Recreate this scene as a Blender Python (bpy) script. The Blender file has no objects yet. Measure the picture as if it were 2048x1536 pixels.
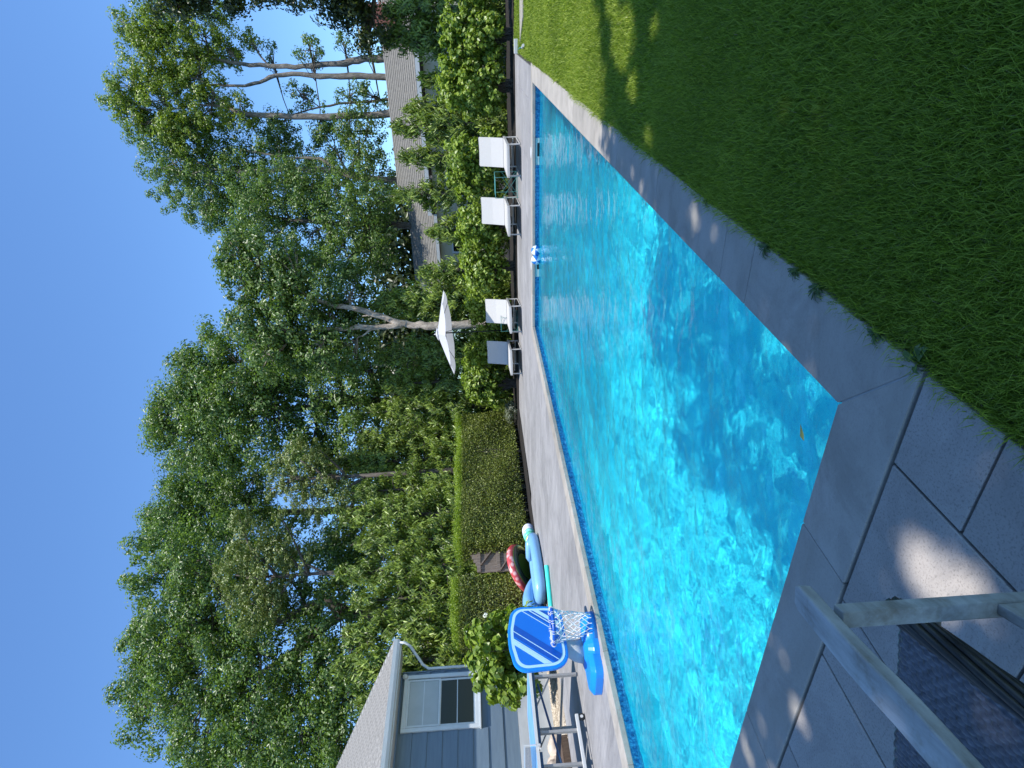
import bpy, bmesh, math, random
import numpy as np
from mathutils import Vector, Matrix, Euler
random.seed(7)
SC = bpy.context.scene
COL = SC.collection
PI = math.pi
rad = math.radians

# ------------------------------------------------------------------ camera
H = 1.2
F_PX = 1250.12
RW = np.array([[0.85742108, -0.01686865, -0.51433893],
               [0.51231411, -0.06643645, 0.85622453],
               [-0.04861421, -0.99764806, -0.04832197]])   # columns: right, down, forward
cam_d = bpy.data.cameras.new('camera')
cam_d.sensor_width = 36.0
cam_d.lens = F_PX / 2048 * 36
cam_d.clip_start = 0.05
cam_d.clip_end = 600
cam = bpy.data.objects.new('camera', cam_d)
COL.objects.link(cam)
rt, dn, fw = Vector(RW[:, 0]), Vector(RW[:, 1]), Vector(RW[:, 2])
mw = Matrix((dn, rt, -fw)).transposed().to_4x4()      # the phone was held turned by 90 degrees
mw.translation = Vector((0, 0, H))
cam.matrix_world = mw
SC.camera = cam

# ------------------------------------------------------------------ sky, sun, exposure
SUN_EL, SUN_AZ = rad(68), rad(123)
SUN = Vector((math.cos(SUN_EL) * math.sin(SUN_AZ), math.cos(SUN_EL) * math.cos(SUN_AZ), math.sin(SUN_EL)))
world = bpy.data.worlds.new('World')
SC.world = world
world.use_nodes = True
wn, wl = world.node_tree.nodes, world.node_tree.links
bg = wn['Background']
sky = wn.new('ShaderNodeTexSky')
sky.sky_type = 'NISHITA'
sky.sun_disc = False
sky.sun_elevation = SUN_EL
sky.sun_rotation = SUN_AZ
sky.altitude = 20
sky.air_density = 1.0
sky.dust_density = 0.1
sky.ozone_density = 3.0
sat = wn.new('ShaderNodeMix'); sat.data_type = 'RGBA'; sat.blend_type = 'MULTIPLY'; sat.inputs[0].default_value = 1
sat.inputs[7].default_value = (.88, 1.16, 1.42, 1)      # clear dry summer air, deeper blue
wl.new(sky.outputs[0], sat.inputs[6]); wl.new(sat.outputs[2], bg.inputs[0])
bg.inputs[1].default_value = 0.115
sun_d = bpy.data.lights.new('sun', 'SUN')
sun_d.energy = 4.5
sun_d.angle = rad(0.53)
sun_d.color = (1.0, 0.955, 0.89)
sun_d.cycles.is_caustics_light = True
sun = bpy.data.objects.new('sun', sun_d)
COL.objects.link(sun)
sun.rotation_euler = SUN.to_track_quat('Z', 'Y').to_euler()
sun.location = (5, 10, 25)
SC.view_settings.view_transform = 'Standard'
SC.view_settings.look = 'None'
SC.view_settings.exposure = 0.60
SC.view_settings.gamma = 1.0
SC.view_settings.use_curve_mapping = False
SC.render.engine = 'CYCLES'
SC.cycles.use_denoising = True
SC.cycles.max_bounces = 8
SC.cycles.transparent_max_bounces = 8
SC.cycles.transmission_bounces = 6
SC.cycles.sample_clamp_indirect = 8

# ------------------------------------------------------------------ helpers
def ray(x, y):
    return Vector(RW @ np.array([1536 - y - 768.0, x - 1024.0, F_PX]))
def at(x, y, D):
    return ray(x, y) * (D / F_PX) + Vector((0, 0, H))
def gnd(x, y, z=0.0):
    r = ray(x, y); return r * ((z - H) / r.z) + Vector((0, 0, H))

def tag(o, label=None, cat=None, group=None, kind=None):
    if label: o['label'] = label
    if cat: o['category'] = cat
    if group: o['group'] = group
    if kind: o['kind'] = kind
    return o
def empty(name, loc=(0, 0, 0), rz=0.0, label=None, cat=None, group=None):
    o = bpy.data.objects.new(name, None)
    o.empty_display_size = 0.2
    COL.objects.link(o); o.location = loc; o.rotation_euler = (0, 0, rz)
    return tag(o, label, cat, group)
def link(name, me, mat, parent=None, smooth=False):
    if mat is not None:
        me.materials.clear(); me.materials.append(mat)
    if smooth:
        me.polygons.foreach_set('use_smooth', [True] * len(me.polygons))
    o = bpy.data.objects.new(name, me)
    COL.objects.link(o)
    if parent: o.parent = parent
    return o
def copy_tree(o, parent=None):
    c = o.copy(); COL.objects.link(c); c.parent = parent
    for ch in list(o.children): copy_tree(ch, c)
    return c

class MB:
    def __init__(s): s.v = []; s.f = []
    def add(s, vs, fs):
        b = len(s.v); s.v += [tuple(v) for v in vs]; s.f += [tuple(i + b for i in f) for f in fs]; return s
    def box(s, c, d, rot=None):
        hx, hy, hz = d[0] / 2, d[1] / 2, d[2] / 2
        vs = [Vector((x, y, z)) for x in (-hx, hx) for y in (-hy, hy) for z in (-hz, hz)]
        if rot is not None: vs = [rot @ v for v in vs]
        c = Vector(c)
        return s.add([v + c for v in vs], [(0, 1, 3, 2), (4, 6, 7, 5), (0, 4, 5, 1), (2, 3, 7, 6), (0, 2, 6, 4), (1, 5, 7, 3)])
    def bx(s, x0, x1, y0, y1, z0, z1):
        return s.box(((x0 + x1) / 2, (y0 + y1) / 2, (z0 + z1) / 2), (abs(x1 - x0), abs(y1 - y0), abs(z1 - z0)))
    def beam(s, a, b, w, h, up=(0, 0, 1)):
        a, b = Vector(a), Vector(b); d = b - a; L = d.length; d.normalize()
        up = Vector(up)
        if abs(d.dot(up)) > .98: up = Vector((0, 1, 0))
        x = d.cross(up).normalized(); z = x.cross(d)
        m = Matrix((x, d, z)).transposed()
        return s.box((a + b) / 2, (w, L, h), m)
    def tube(s, pts, r, n=8, caps=True, closed=False):
        pts = [Vector(p) for p in pts]; m = len(pts)
        rs = r if isinstance(r, (list, tuple)) else [r] * m
        vs = []; prev = None
        for i, p in enumerate(pts):
            if closed: d = pts[(i + 1) % m] - pts[i - 1]
            else: d = pts[min(i + 1, m - 1)] - pts[max(i - 1, 0)]
            if d.length < 1e-9: d = Vector((0, 0, 1))
            d.normalize()
            if prev is None:
                u = d.cross(Vector((0, 0, 1)) if abs(d.z) < .9 else Vector((1, 0, 0))).normalized()
            else:
                u = (prev - d * prev.dot(d))
                u = u.normalized() if u.length > 1e-6 else d.orthogonal().normalized()
            prev = u; w = d.cross(u)
            for k in range(n):
                a = 2 * PI * k / n
                vs.append(p + (u * math.cos(a) + w * math.sin(a)) * rs[i])
        fs = []
        for i in range(m if closed else m - 1):
            j = (i + 1) % m
            for k in range(n):
                fs.append((i * n + k, i * n + (k + 1) % n, j * n + (k + 1) % n, j * n + k))
        if caps and not closed:
            fs.append(tuple(range(n - 1, -1, -1))); fs.append(tuple((m - 1) * n + k for k in range(n)))
        return s.add(vs, fs)
    def lathe(s, prof, c=(0, 0, 0), n=20, sx=1, sy=1, rot=None):
        vs = []; c = Vector(c)
        for r, z in prof:
            for k in range(n):
                a = 2 * PI * k / n
                v = Vector((r * math.cos(a) * sx, r * math.sin(a) * sy, z))
                if rot is not None: v = rot @ v
                vs.append(v + c)
        fs = []
        for i in range(len(prof) - 1):
            for k in range(n):
                fs.append((i * n + k, i * n + (k + 1) % n, (i + 1) * n + (k + 1) % n, (i + 1) * n + k))
        fs.append(tuple(range(n - 1, -1, -1))); fs.append(tuple((len(prof) - 1) * n + k for k in range(n)))
        return s.add(vs, fs)
    def prism(s, poly, z0, z1, fn=None):
        n = len(poly)
        fn = fn or (lambda a, b, c: (a, b, c))
        vs = [fn(x, y, z0) for x, y in poly] + [fn(x, y, z1) for x, y in poly]
        fs = [tuple(range(n - 1, -1, -1)), tuple(range(n, 2 * n))] + [(k, (k + 1) % n, n + (k + 1) % n, n + k) for k in range(n)]
        return s.add(vs, fs)
    def loft(s, rings):
        n = len(rings[0]); vs = [v for r in rings for v in r]; fs = []
        for i in range(len(rings) - 1):
            for k in range(n):
                fs.append((i * n + k, i * n + (k + 1) % n, (i + 1) * n + (k + 1) % n, (i + 1) * n + k))
        fs.append(tuple(range(n - 1, -1, -1))); fs.append(tuple((len(rings) - 1) * n + k for k in range(n)))
        return s.add(vs, fs)
    def build(s, name, mat, parent=None, smooth=False, bevel=0.0, seg=2, subsurf=0):
        me = bpy.data.meshes.new(name); me.from_pydata(s.v, [], s.f); me.update()
        bm = bmesh.new(); bm.from_mesh(me)
        bmesh.ops.recalc_face_normals(bm, faces=bm.faces)
        if bevel > 0:
            es = [e for e in bm.edges if len(e.link_faces) == 2 and e.calc_face_angle(0) > 0.5]
            bmesh.ops.bevel(bm, geom=es, offset=bevel, segments=seg, affect='EDGES', profile=0.6, clamp_overlap=True)
        bm.to_mesh(me); bm.free()
        o = link(name, me, mat, parent, smooth)
        if subsurf:
            md = o.modifiers.new('sub', 'SUBSURF'); md.levels = subsurf; md.render_levels = subsurf
        return o

def np_mesh(name, V, Fc, mat, parent=None, n=3, smooth=False):
    """V (k,3) verts, Fc (m,n) faces."""
    me = bpy.data.meshes.new(name)
    V = np.ascontiguousarray(V, dtype=np.float32); Fc = np.ascontiguousarray(Fc, dtype=np.int32)
    me.vertices.add(len(V)); me.vertices.foreach_set('co', V.ravel())
    me.loops.add(Fc.size); me.loops.foreach_set('vertex_index', Fc.ravel())
    me.polygons.add(len(Fc)); me.polygons.foreach_set('loop_start', np.arange(len(Fc), dtype=np.int32) * n)
    me.update(calc_edges=True)
    return link(name, me, mat, parent, smooth)

# ------------------------------------------------------------------ materials
def mat(name, base=(.5, .5, .5), rough=.6, metal=0.0, spec=None):
    m = bpy.data.materials.new(name); m.use_nodes = True
    b = m.node_tree.nodes['Principled BSDF']
    b.inputs['Base Color'].default_value = (*base, 1); b.inputs['Roughness'].default_value = rough
    b.inputs['Metallic'].default_value = metal
    if spec is not None: b.inputs['Specular IOR Level'].default_value = spec
    return m
def N(m, t, **kw):
    n = m.node_tree.nodes.new(t)
    for k, v in kw.items():
        if k in n.inputs: n.inputs[k].default_value = v
        else: setattr(n, k, v)
    return n
def L(m, a, b): m.node_tree.links.new(a, b)
def P(m): return m.node_tree.nodes['Principled BSDF']
def coords(m, kind='Object', scale=(1, 1, 1), rot=(0, 0, 0)):
    if kind == 'World':
        src = N(m, 'ShaderNodeNewGeometry').outputs['Position']
    else:
        src = N(m, 'ShaderNodeTexCoord').outputs[kind]
    mp = N(m, 'ShaderNodeMapping'); mp.inputs['Scale'].default_value = scale; mp.inputs['Rotation'].default_value = rot
    L(m, src, mp.inputs['Vector']); return mp.outputs[0]
def noise(m, vec, scale, detail=4, rough=.6, dist=0):
    n = N(m, 'ShaderNodeTexNoise'); n.inputs['Scale'].default_value = scale; n.inputs['Detail'].default_value = detail
    n.inputs['Roughness'].default_value = rough; n.inputs['Distortion'].default_value = dist
    L(m, vec, n.inputs['Vector']); return n.outputs['Fac']
def ramp(m, fac, stops):
    r = N(m, 'ShaderNodeValToRGB'); e = r.color_ramp.elements
    while len(e) > 1: e.remove(e[-1])
    e[0].position = stops[0][0]; e[0].color = (*stops[0][1], 1)
    for p, c in stops[1:]:
        q = e.new(p); q.color = (*c, 1)
    L(m, fac, r.inputs[0]); return r.outputs[0]
def mix(m, fac, a, b, mode='MIX'):
    x = N(m, 'ShaderNodeMix', data_type='RGBA', blend_type=mode)
    if isinstance(fac, (int, float)): x.inputs[0].default_value = fac
    else: L(m, fac, x.inputs[0])
    for i, q in ((6, a), (7, b)):
        if isinstance(q, tuple): x.inputs[i].default_value = (*q, 1)
        else: L(m, q, x.inputs[i])
    return x.outputs[2]
def bump(m, h, dist, strength=1.0, nrm=None):
    b = N(m, 'ShaderNodeBump'); b.inputs['Distance'].default_value = dist; b.inputs['Strength'].default_value = strength
    L(m, h, b.inputs['Height'])
    if nrm is not None: L(m, nrm, b.inputs['Normal'])
    return b.outputs[0]
G1 = lambda v: (v, v, v)

def simple(name, a, b, scale=6, rough=.5, bmp=0.0, metal=0, bscale=None, stretch=(1, 1, 1), spec=None, kind='Object'):
    m = mat(name, a, rough, metal, spec)
    c = coords(m, kind, stretch)
    f = noise(m, c, scale, 5, .6)
    L(m, ramp(m, f, [(.3, a), (.7, b)]), P(m).inputs['Base Color'])
    if bmp:
        L(m, bump(m, noise(m, c, bscale or scale * 4, 4, .6), bmp), P(m).inputs['Normal'])
    return m

def leaf_mat(name, cols, rough=.36, trans=.42, spec=.5):
    """leaf colour varies leaf by leaf and in soft patches; thin leaves let light through."""
    m = bpy.data.materials.new(name); m.use_nodes = True; nt = m.node_tree
    out = nt.nodes['Material Output']; p = P(m)
    geo = N(m, 'ShaderNodeNewGeometry')
    c = coords(m, 'World')
    f = noise(m, c, 0.9, 2, .5)
    mth = N(m, 'ShaderNodeMath', operation='MULTIPLY_ADD'); mth.inputs[1].default_value = .55
    L(m, geo.outputs['Random Per Island'], mth.inputs[0])
    ms = N(m, 'ShaderNodeMath', operation='MULTIPLY'); ms.inputs[1].default_value = .45; L(m, f, ms.inputs[0])
    L(m, ms.outputs[0], mth.inputs[2])
    k = len(cols)
    col = ramp(m, mth.outputs[0], [(.15 + .7 * i / (k - 1), cc) for i, cc in enumerate(cols)])
    L(m, col, p.inputs['Base Color']); p.inputs['Roughness'].default_value = rough
    p.inputs['Specular IOR Level'].default_value = spec
    tr = N(m, 'ShaderNodeBsdfTranslucent')
    tc = mix(m, 1.0, col, (1.25, 1.35, .55), 'MULTIPLY'); L(m, tc, tr.inputs['Color'])
    mx = N(m, 'ShaderNodeMixShader'); mx.inputs[0].default_value = trans
    L(m, p.outputs[0], mx.inputs[1]); L(m, tr.outputs[0], mx.inputs[2]); L(m, mx.outputs[0], out.inputs['Surface'])
    return m

M = {}
M['oak'] = leaf_mat('oak_leaves', [(0.050, 0.092, 0.025), (0.118, 0.196, 0.046), (0.226, 0.342, 0.087)])
M['oak_dark'] = leaf_mat('dark_leaves', [(0.022, 0.036, 0.012), (0.052, 0.075, 0.022), (0.095, 0.125, 0.038)])
M['tall'] = leaf_mat('yellow_green_leaves', [(0.081, 0.132, 0.022), (0.178, 0.252, 0.036), (0.313, 0.416, 0.066)], trans=.42)
M['maple'] = leaf_mat('maple_leaves', [(0.057, 0.106, 0.029), (0.119, 0.193, 0.050), (0.196, 0.300, 0.078)])
M['olive'] = leaf_mat('olive_cedar_sprays', [(0.099, 0.137, 0.038), (0.175, 0.226, 0.057), (0.262, 0.322, 0.095)], trans=.2)
M['everg'] = leaf_mat('evergreen_sprays', [(0.060, 0.098, 0.018), (0.168, 0.244, 0.039), (0.337, 0.440, 0.067)], trans=.25)
M['hydra'] = leaf_mat('hydrangea_leaves', [(0.079, 0.137, 0.021), (0.184, 0.278, 0.036), (0.347, 0.441, 0.063)], rough=.4, trans=.38)
M['hedge'] = leaf_mat('hedge_leaves', [(0.077, 0.098, 0.025), (0.168, 0.203, 0.039), (0.308, 0.364, 0.063)], trans=.3)
M['grass'] = leaf_mat('grass_blades', [(0.098, 0.150, 0.021), (0.221, 0.305, 0.039), (0.403, 0.481, 0.078)], rough=.5, trans=.4, spec=.25)
M['sage'] = leaf_mat('grey_green_leaves', [(.10, .12, .08), (.17, .20, .13), (.24, .27, .2)], trans=.2)
M['bark'] = simple('brown_bark', (.05, .042, .034), (.14, .12, .10), 5, .9, .02, stretch=(3, 3, .6))
M['bark_pale'] = simple('pale_bark', (.16, .13, .10), (.56, .48, .39), 3.2, .85, .03, stretch=(2, 2, .8))
M['bark_grey'] = simple('grey_bark', (.07, .062, .052), (.30, .265, .22), 4.5, .9, .04, stretch=(2.5, 2.5, .6))
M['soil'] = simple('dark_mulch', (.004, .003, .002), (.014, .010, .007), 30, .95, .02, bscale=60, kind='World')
M['field'] = simple('rough_ground', (.03, .04, .015), (.07, .075, .03), 3, .95, .02, kind='World')
M['turf'] = simple('turf_soil', (.07, .10, .016), (.15, .20, .03), 9, .95, .02, bscale=60, kind='World')
M['white_metal'] = mat('white_painted_metal', (0.59, 0.59, 0.574), .35)
M['grey_metal'] = simple('grey_steel', (.30, .31, .31), (.40, .41, .41), 9, .35, 0, metal=.6)
M['white_vinyl'] = simple('white_trim', (0.541, 0.574, 0.574), (0.623, 0.648, 0.648), 3, .4)
M['black'] = mat('black_plastic', (.012, .012, .013), .4)

# porcelain pavers: pale grey, fine grain along one way, small dark flecks
def stone(name, a, b, streak=(1.2, 9, 1), fleck=0.25, rough=.55):
    m = mat(name, a, rough)
    c = coords(m, 'World', streak); w = coords(m, 'World')
    f = noise(m, c, 1.6, 7, .68, .4)
    col = ramp(m, f, [(.3, a), (.7, b)])
    big = ramp(m, noise(m, w, .9, 3, .5), [(.3, G1(.88)), (.7, G1(1.06))])
    col = mix(m, 1.0, col, big, 'MULTIPLY')
    fl = ramp(m, noise(m, w, 130, 3, .75), [(.36, G1(1 - fleck * 1.8)), (.47, G1(1)), (.6, G1(1)), (.72, G1(1 + fleck * .5))])
    col = mix(m, 1.0, col, fl, 'MULTIPLY')
    st_ = ramp(m, noise(m, w, 2.3, 6, .72, 1.2), [(.40, G1(.80)), (.50, G1(1)), (1, G1(1))]); col = mix(m, .7, col, mix(m, 1.0, col, st_, 'MULTIPLY'))
    oi = N(m, 'ShaderNodeObjectInfo')
    L(m, mix(m, 1.0, col, ramp(m, oi.outputs['Random'], [(0, G1(.87)), (1, G1(1.08))]), 'MULTIPLY'), P(m).inputs['Base Color'])
    L(m, ramp(m, f, [(.2, G1(rough - .1)), (.8, G1(rough + .12))]), P(m).inputs['Roughness'])
    L(m, bump(m, noise(m, w, 160, 3, .7), .0006), P(m).inputs['Normal'])
    return m
M['paver'] = stone('grey_porcelain_paver', (0.234, 0.23, 0.234), (0.335, 0.328, 0.324), (.9, 9, 1), .12)
M['paver_near'] = stone('blue_grey_granite_paver', (.30, .272, .245), (.385, .352, .32), (2, 2, 1), .20)
M['coping'] = stone('smooth_grey_coping', (.32, .295, .255), (.415, .385, .34), (2.2, 4, 1), .07, .5)
M['grout'] = simple('dark_joint_sand', (.012, .012, .012), (.05, .048, .045), 40, .95, .004, kind='World')
M['grout_pale'] = simple('pale_joint_grout', (.30, .30, .29), (.38, .38, .37), 40, .95, .002, kind='World')
M['seam'] = simple('pale_coping_grout', (0.41, 0.41, 0.385), (0.492, 0.492, 0.476), 40, .9, kind='World')

# printed vinyl liner: blue with a pebble / ripple print, darker mosaic band under the coping
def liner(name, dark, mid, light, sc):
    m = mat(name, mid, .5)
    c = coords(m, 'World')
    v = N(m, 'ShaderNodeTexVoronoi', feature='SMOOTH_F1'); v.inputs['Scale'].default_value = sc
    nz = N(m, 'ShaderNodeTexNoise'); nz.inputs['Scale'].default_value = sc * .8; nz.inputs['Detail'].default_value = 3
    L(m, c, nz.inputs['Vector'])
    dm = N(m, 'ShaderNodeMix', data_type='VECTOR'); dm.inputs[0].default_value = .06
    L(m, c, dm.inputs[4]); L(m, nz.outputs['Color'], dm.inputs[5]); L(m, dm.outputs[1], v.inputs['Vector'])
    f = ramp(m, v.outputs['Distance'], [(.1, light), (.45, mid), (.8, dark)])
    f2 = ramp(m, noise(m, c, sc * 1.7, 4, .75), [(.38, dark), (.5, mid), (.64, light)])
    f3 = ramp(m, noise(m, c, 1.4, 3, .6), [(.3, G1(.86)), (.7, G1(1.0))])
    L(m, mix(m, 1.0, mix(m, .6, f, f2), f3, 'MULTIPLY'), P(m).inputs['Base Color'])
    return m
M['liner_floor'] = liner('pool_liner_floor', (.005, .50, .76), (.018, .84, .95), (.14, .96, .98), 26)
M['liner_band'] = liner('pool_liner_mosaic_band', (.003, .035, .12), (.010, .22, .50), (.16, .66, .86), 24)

# water
wm = bpy.data.materials.new('pool_water'); wm.use_nodes = True
nt = wm.node_tree; nt.nodes.remove(nt.nodes['Principled BSDF']); out = nt.nodes['Material Output']
gl = N(wm, 'ShaderNodeBsdfGlass'); gl.inputs['IOR'].default_value = 1.33; gl.inputs['Roughness'].default_value = 0.0
gl.inputs['Color'].default_value = (.93, 1.0, 1.0, 1)
cw = coords(wm, 'World')
L(wm, bump(wm, noise(wm, cw, 26, 3, .55, .6), .0022), gl.inputs['Normal'])
L(wm, gl.outputs[0], out.inputs['Surface'])
M['water'] = wm

# ------------------------------------------------------------------ ground
PX0, PX1, PY0, PY1 = -6.12, -1.16, 1.70, 12.65     # water opening
CW = 0.30                                          # coping width
WZ = -0.13
DEPTH = 1.15

def ring_sheet(name, outer, inner, z, m):
    (a, b, c, d), (e, f, g, h) = outer, inner
    mb = MB()
    for x0, x1, y0, y1 in ((a, e, c, d), (f, b, c, d), (e, f, c, g), (e, f, h, d)):
        mb.add([(x0, y0, z), (x1, y0, z), (x1, y1, z), (x0, y1, z)], [(0, 1, 2, 3)])
    o = mb.build(name, m); tag(o, kind='structure'); return o
ring_sheet('ground', (-160, 160, -60, 260), (PX0 - .12, PX1 + .12, PY0 - .12, PY1 + .12), -0.075, M['field'])

# lawn
lawn_mb = MB().add([(-1.2, -6, -.035), (9, -6, -.035), (9, 17.4, -.035), (-1.0, 17.6, -.035), (-0.94, 16.6, -.035)], [(0, 1, 2, 3, 4)])
lawn = lawn_mb.build('lawn', M['turf']); tag(lawn, kind='structure')

# deck bed under the pavers
DECK = [(-12.0, -6, -.034), (-0.86, -6, -.034), (-0.86, 1.42, -.034), (-0.86, 1.70, -.034)]
deck = ring_sheet('deck_base', (-13.6, -0.84, -6, 17.5), (PX0 - .1, PX1 + .1, PY0 - .1, PY1 + .1), -0.03, M['grout'])
tag(deck, kind='structure')

# paving: named structure parent, pavers as its parts
paving = empty('pool_deck'); tag(paving, kind='structure')
PT = 0.028
def paver_mesh(w, h, m, bev=.003):
    mb = MB().bx(0, w, 0, h, -PT, 0)
    me_o = mb.build('paver', m, paving, bevel=bev, seg=1)
    return me_o
_pc = {}
def paver(x0, y0, x1, y1, m, gap=.005, z=0.0):
    w, h = round(x1 - x0 - gap, 3), round(y1 - y0 - gap, 3)
    key = (w, h, m.name)
    if key in _pc:
        o = _pc[key].copy(); COL.objects.link(o)
    else:
        o = paver_mesh(w, h, m); _pc[key] = o
    o.location = (x0 + gap / 2, y0 + gap / 2, z + random.uniform(-.0012, .0012))
    return o
# near pavers, joints measured off the photo
near = [(-1.17, .81 + .285, -.862, 1.39), (-1.17, .50, -.862, 1.095),
        (-1.76, .81, -1.17, 1.39), (-2.055, .81, -1.76, 1.39), (-2.645, .81, -2.055, 1.39), (-2.94, .81, -2.645, 1.39),
        (-3.53, .81, -2.94, 1.39), (-3.83, .81, -3.53, 1.39), (-4.42, .81, -3.83, 1.39),
        (-1.42, .22, -1.17, .81), (-2.0, .22, -1.42, .81), (-2.6, .22, -2.0, .81), (-3.2, .22, -2.6, .81), (-3.8, .22, -3.2, .81),
        (-1.17, -.09, -.862, .50), (-1.76, -.37, -1.17, .22), (-2.35, -.37, -1.76, .22), (-2.94, -.37, -2.35, .22)]
for a in near: paver(*a, M['paver_near'], gap=.0085)
# side and far pavers 0.6 x 0.9 laid in courses
def deck_left_x(y):   # left edge of the deck runs a little askew
    return -11.65 + max(0, min(1, (y - 13) / 4.4)) * .4 if y > 9.0 else -10.9
y = 1.70 - CW; row = 0
while y < 12.65 + CW - .01:
    y1 = y + .61; x1 = PX0 - CW; off = .61 if row % 2 else 0
    x = x1
    first = True
    while x > deck_left_x(y) + .1:
        w = .61 if (first and row % 2) else 1.22
        xa = max(x - w, deck_left_x(y)); first = False
        paver(xa, y, x, y1, M['paver'], gap=.004); x = xa
    y = y1; row += 1
yfar = y
row = 0
while y < 17.0:
    x = -.92 ; first = True
    while x > -11.3:
        w = .61 if (first and row % 2) else 1.22
        xa = max(x - w, -11.3); first = False
        if y + .3 > 17.3 - .02 * 0 + (x + .9) * (-.13): pass
        paver(xa, y, x, min(y + .61, 17.42), M['paver'], gap=.004); x = xa
    y += .61; row += 1
print('PAVERS', len(paving.children))
# coping stones: mitred slabs with a rounded nose that overhangs the water
coping = empty('pool_coping'); tag(coping, kind='structure')
CT = .055
def cop(poly, name='coping_stone'):
    mb = MB().prism(poly, -CT, 0.004)
    return mb.build(name, M['coping'], coping, bevel=.006, seg=2)
g = .0035
ov = .025
x0, x1, y0, y1 = PX0 - 0, PX1 + 0, PY0, PY1
def seams(a, b, known, step):
    s = sorted(known)
    q = s[0]
    while q - step > a + .3: q -= step; s.append(q)
    q = max(known)
    while q + step < b - .3: q += step; s.append(q)
    return [a] + sorted(s) + [b]
ys = seams(y0, y1, [2.53, 2.85, 4.07], 1.22)
for i in range(len(ys) - 1):                                   # right-hand side
    a, b = ys[i], ys[i + 1]
    lo = a - CW if i == 0 else a; hi = b + CW if i == len(ys) - 2 else b
    cop([(x1, a + g), (x1 + CW, lo + g), (x1 + CW, hi - g), (x1, b - g)])
ys = seams(y0, y1, [4.35], 1.22)
for i in range(len(ys) - 1):                                   # left-hand side
    a, b = ys[i], ys[i + 1]
    lo = a - CW if i == 0 else a; hi = b + CW if i == len(ys) - 2 else b
    cop([(x0 - CW, lo + g), (x0, a + g), (x0, b - g), (x0 - CW, hi - g)])
xs = seams(x0, x1, [-1.70, -2.92], 1.22)
for i in range(len(xs) - 1):
    a, b = xs[i], xs[i + 1]
    lo = a - CW if i == 0 else a; hi = b + CW if i == len(xs) - 2 else b
    cop([(lo + g, y0 - CW), (hi - g, y0 - CW), (b - g, y0), (a + g, y0)])
    cop([(a + g, y1), (b - g, y1), (hi - g, y1 + CW), (lo + g, y1 + CW)])
# pale grout bed under the coping so its seams read light
sb = MB()
for a in ((x0 - CW + .01, x0 - .012, y0 - CW + .01, y1 + CW - .01), (x1 + .012, x1 + CW - .01, y0 - CW + .01, y1 + CW - .01),
          (x0 - .012, x1 + .012, y0 - CW + .01, y0 - .012), (x0 - .012, x1 + .012, y1 + .012, y1 + CW - .01)):
    sb.bx(a[0], a[1], a[2], a[3], -CT + .005, -.0015)
tag(sb.build('coping_grout', M['seam']), kind='structure')

# pool basin
sx0, sx1, sy0, sy1 = x0 - ov, x1 + ov, y0 - ov, y1 + ov
pool = empty('pool_basin'); tag(pool, kind='structure')
band = MB()
zb = WZ - .10
for (p, q) in (((sx0, sy0), (sx1, sy0)), ((sx1, sy0), (sx1, sy1)), ((sx1, sy1), (sx0, sy1)), ((sx0, sy1), (sx0, sy0))):
    band.add([(p[0], p[1], zb), (q[0], q[1], zb), (q[0], q[1], -.05), (p[0], p[1], -.05)], [(0, 1, 2, 3)])
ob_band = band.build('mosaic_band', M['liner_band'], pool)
# floor slopes from shallow (left/near) to deeper (far)
wl_ = MB(); nx, ny = 12, 26
def fz(x, y):
    t = min(1, max(0, (y - 5.5) / 3.5)); t = t * t * (3 - 2 * t)
    return WZ - DEPTH - .55 * t
pts = [(x_, y_) for x_, y_ in ()]
V = []; Fq = []
for j in range(ny + 1):
    for i in range(nx + 1):
        X = sx0 + (sx1 - sx0) * i / nx; Y = sy0 + (sy1 - sy0) * j / ny
        V.append((X, Y, fz(X, Y)))
for j in range(ny):
    for i in range(nx):
        a = j * (nx + 1) + i; Fq.append((a, a + 1, a + nx + 2, a + nx + 1))
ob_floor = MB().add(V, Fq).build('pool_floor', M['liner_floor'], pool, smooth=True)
for j in range(ny):
    ya = sy0 + (sy1 - sy0) * j / ny; yb = sy0 + (sy1 - sy0) * (j + 1) / ny
    for X in (sx0, sx1):
        wl_.add([(X, ya, fz(0, ya)), (X, yb, fz(0, yb)), (X, yb, zb), (X, ya, zb)], [(0, 1, 2, 3)])
for Y in (sy0, sy1):
    wl_.add([(sx0, Y, fz(0, Y)), (sx1, Y, fz(0, Y)), (sx1, Y, zb), (sx0, Y, zb)], [(0, 1, 2, 3)])
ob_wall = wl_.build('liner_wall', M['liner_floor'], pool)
for o in (ob_band, ob_floor, ob_wall): o.cycles.is_caustics_receiver = True

# water surface: real small waves
rng = np.random.default_rng(3)
nxw, nyw = 330, 720
gx = np.linspace(sx0 - .002, sx1 + .002, nxw); gy = np.linspace(sy0 - .002, sy1 + .002, nyw)
GX, GY = np.meshgrid(gx, gy)
hz = np.zeros_like(GX)
for k in range(60):
    lam = .055 * (.95 / .055) ** (rng.random() ** 1.3)
    th = rng.normal(2.3, .9)
    amp = .00058 * (lam / .3) ** .9
    kx, ky = math.cos(th) * 2 * PI / lam, math.sin(th) * 2 * PI / lam
    hz += amp * np.sin(kx * GX + ky * GY + rng.random() * 6.28 + .8 * np.sin(GX * 1.3 + k) + .8 * np.sin(GY * 1.1 + k * 2))
Vw = np.stack([GX.ravel(), GY.ravel(), WZ + hz.ravel()], 1)
ii = np.arange(nxw * nyw).reshape(nyw, nxw)
Fw = np.stack([ii[:-1, :-1].ravel(), ii[:-1, 1:].ravel(), ii[1:, 1:].ravel(), ii[1:, :-1].ravel()], 1)
water = np_mesh('pool_water', Vw, Fw, M['water'], None, 4, True)
tag(water, kind='structure'); water.cycles.is_caustics_caster = True

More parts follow.
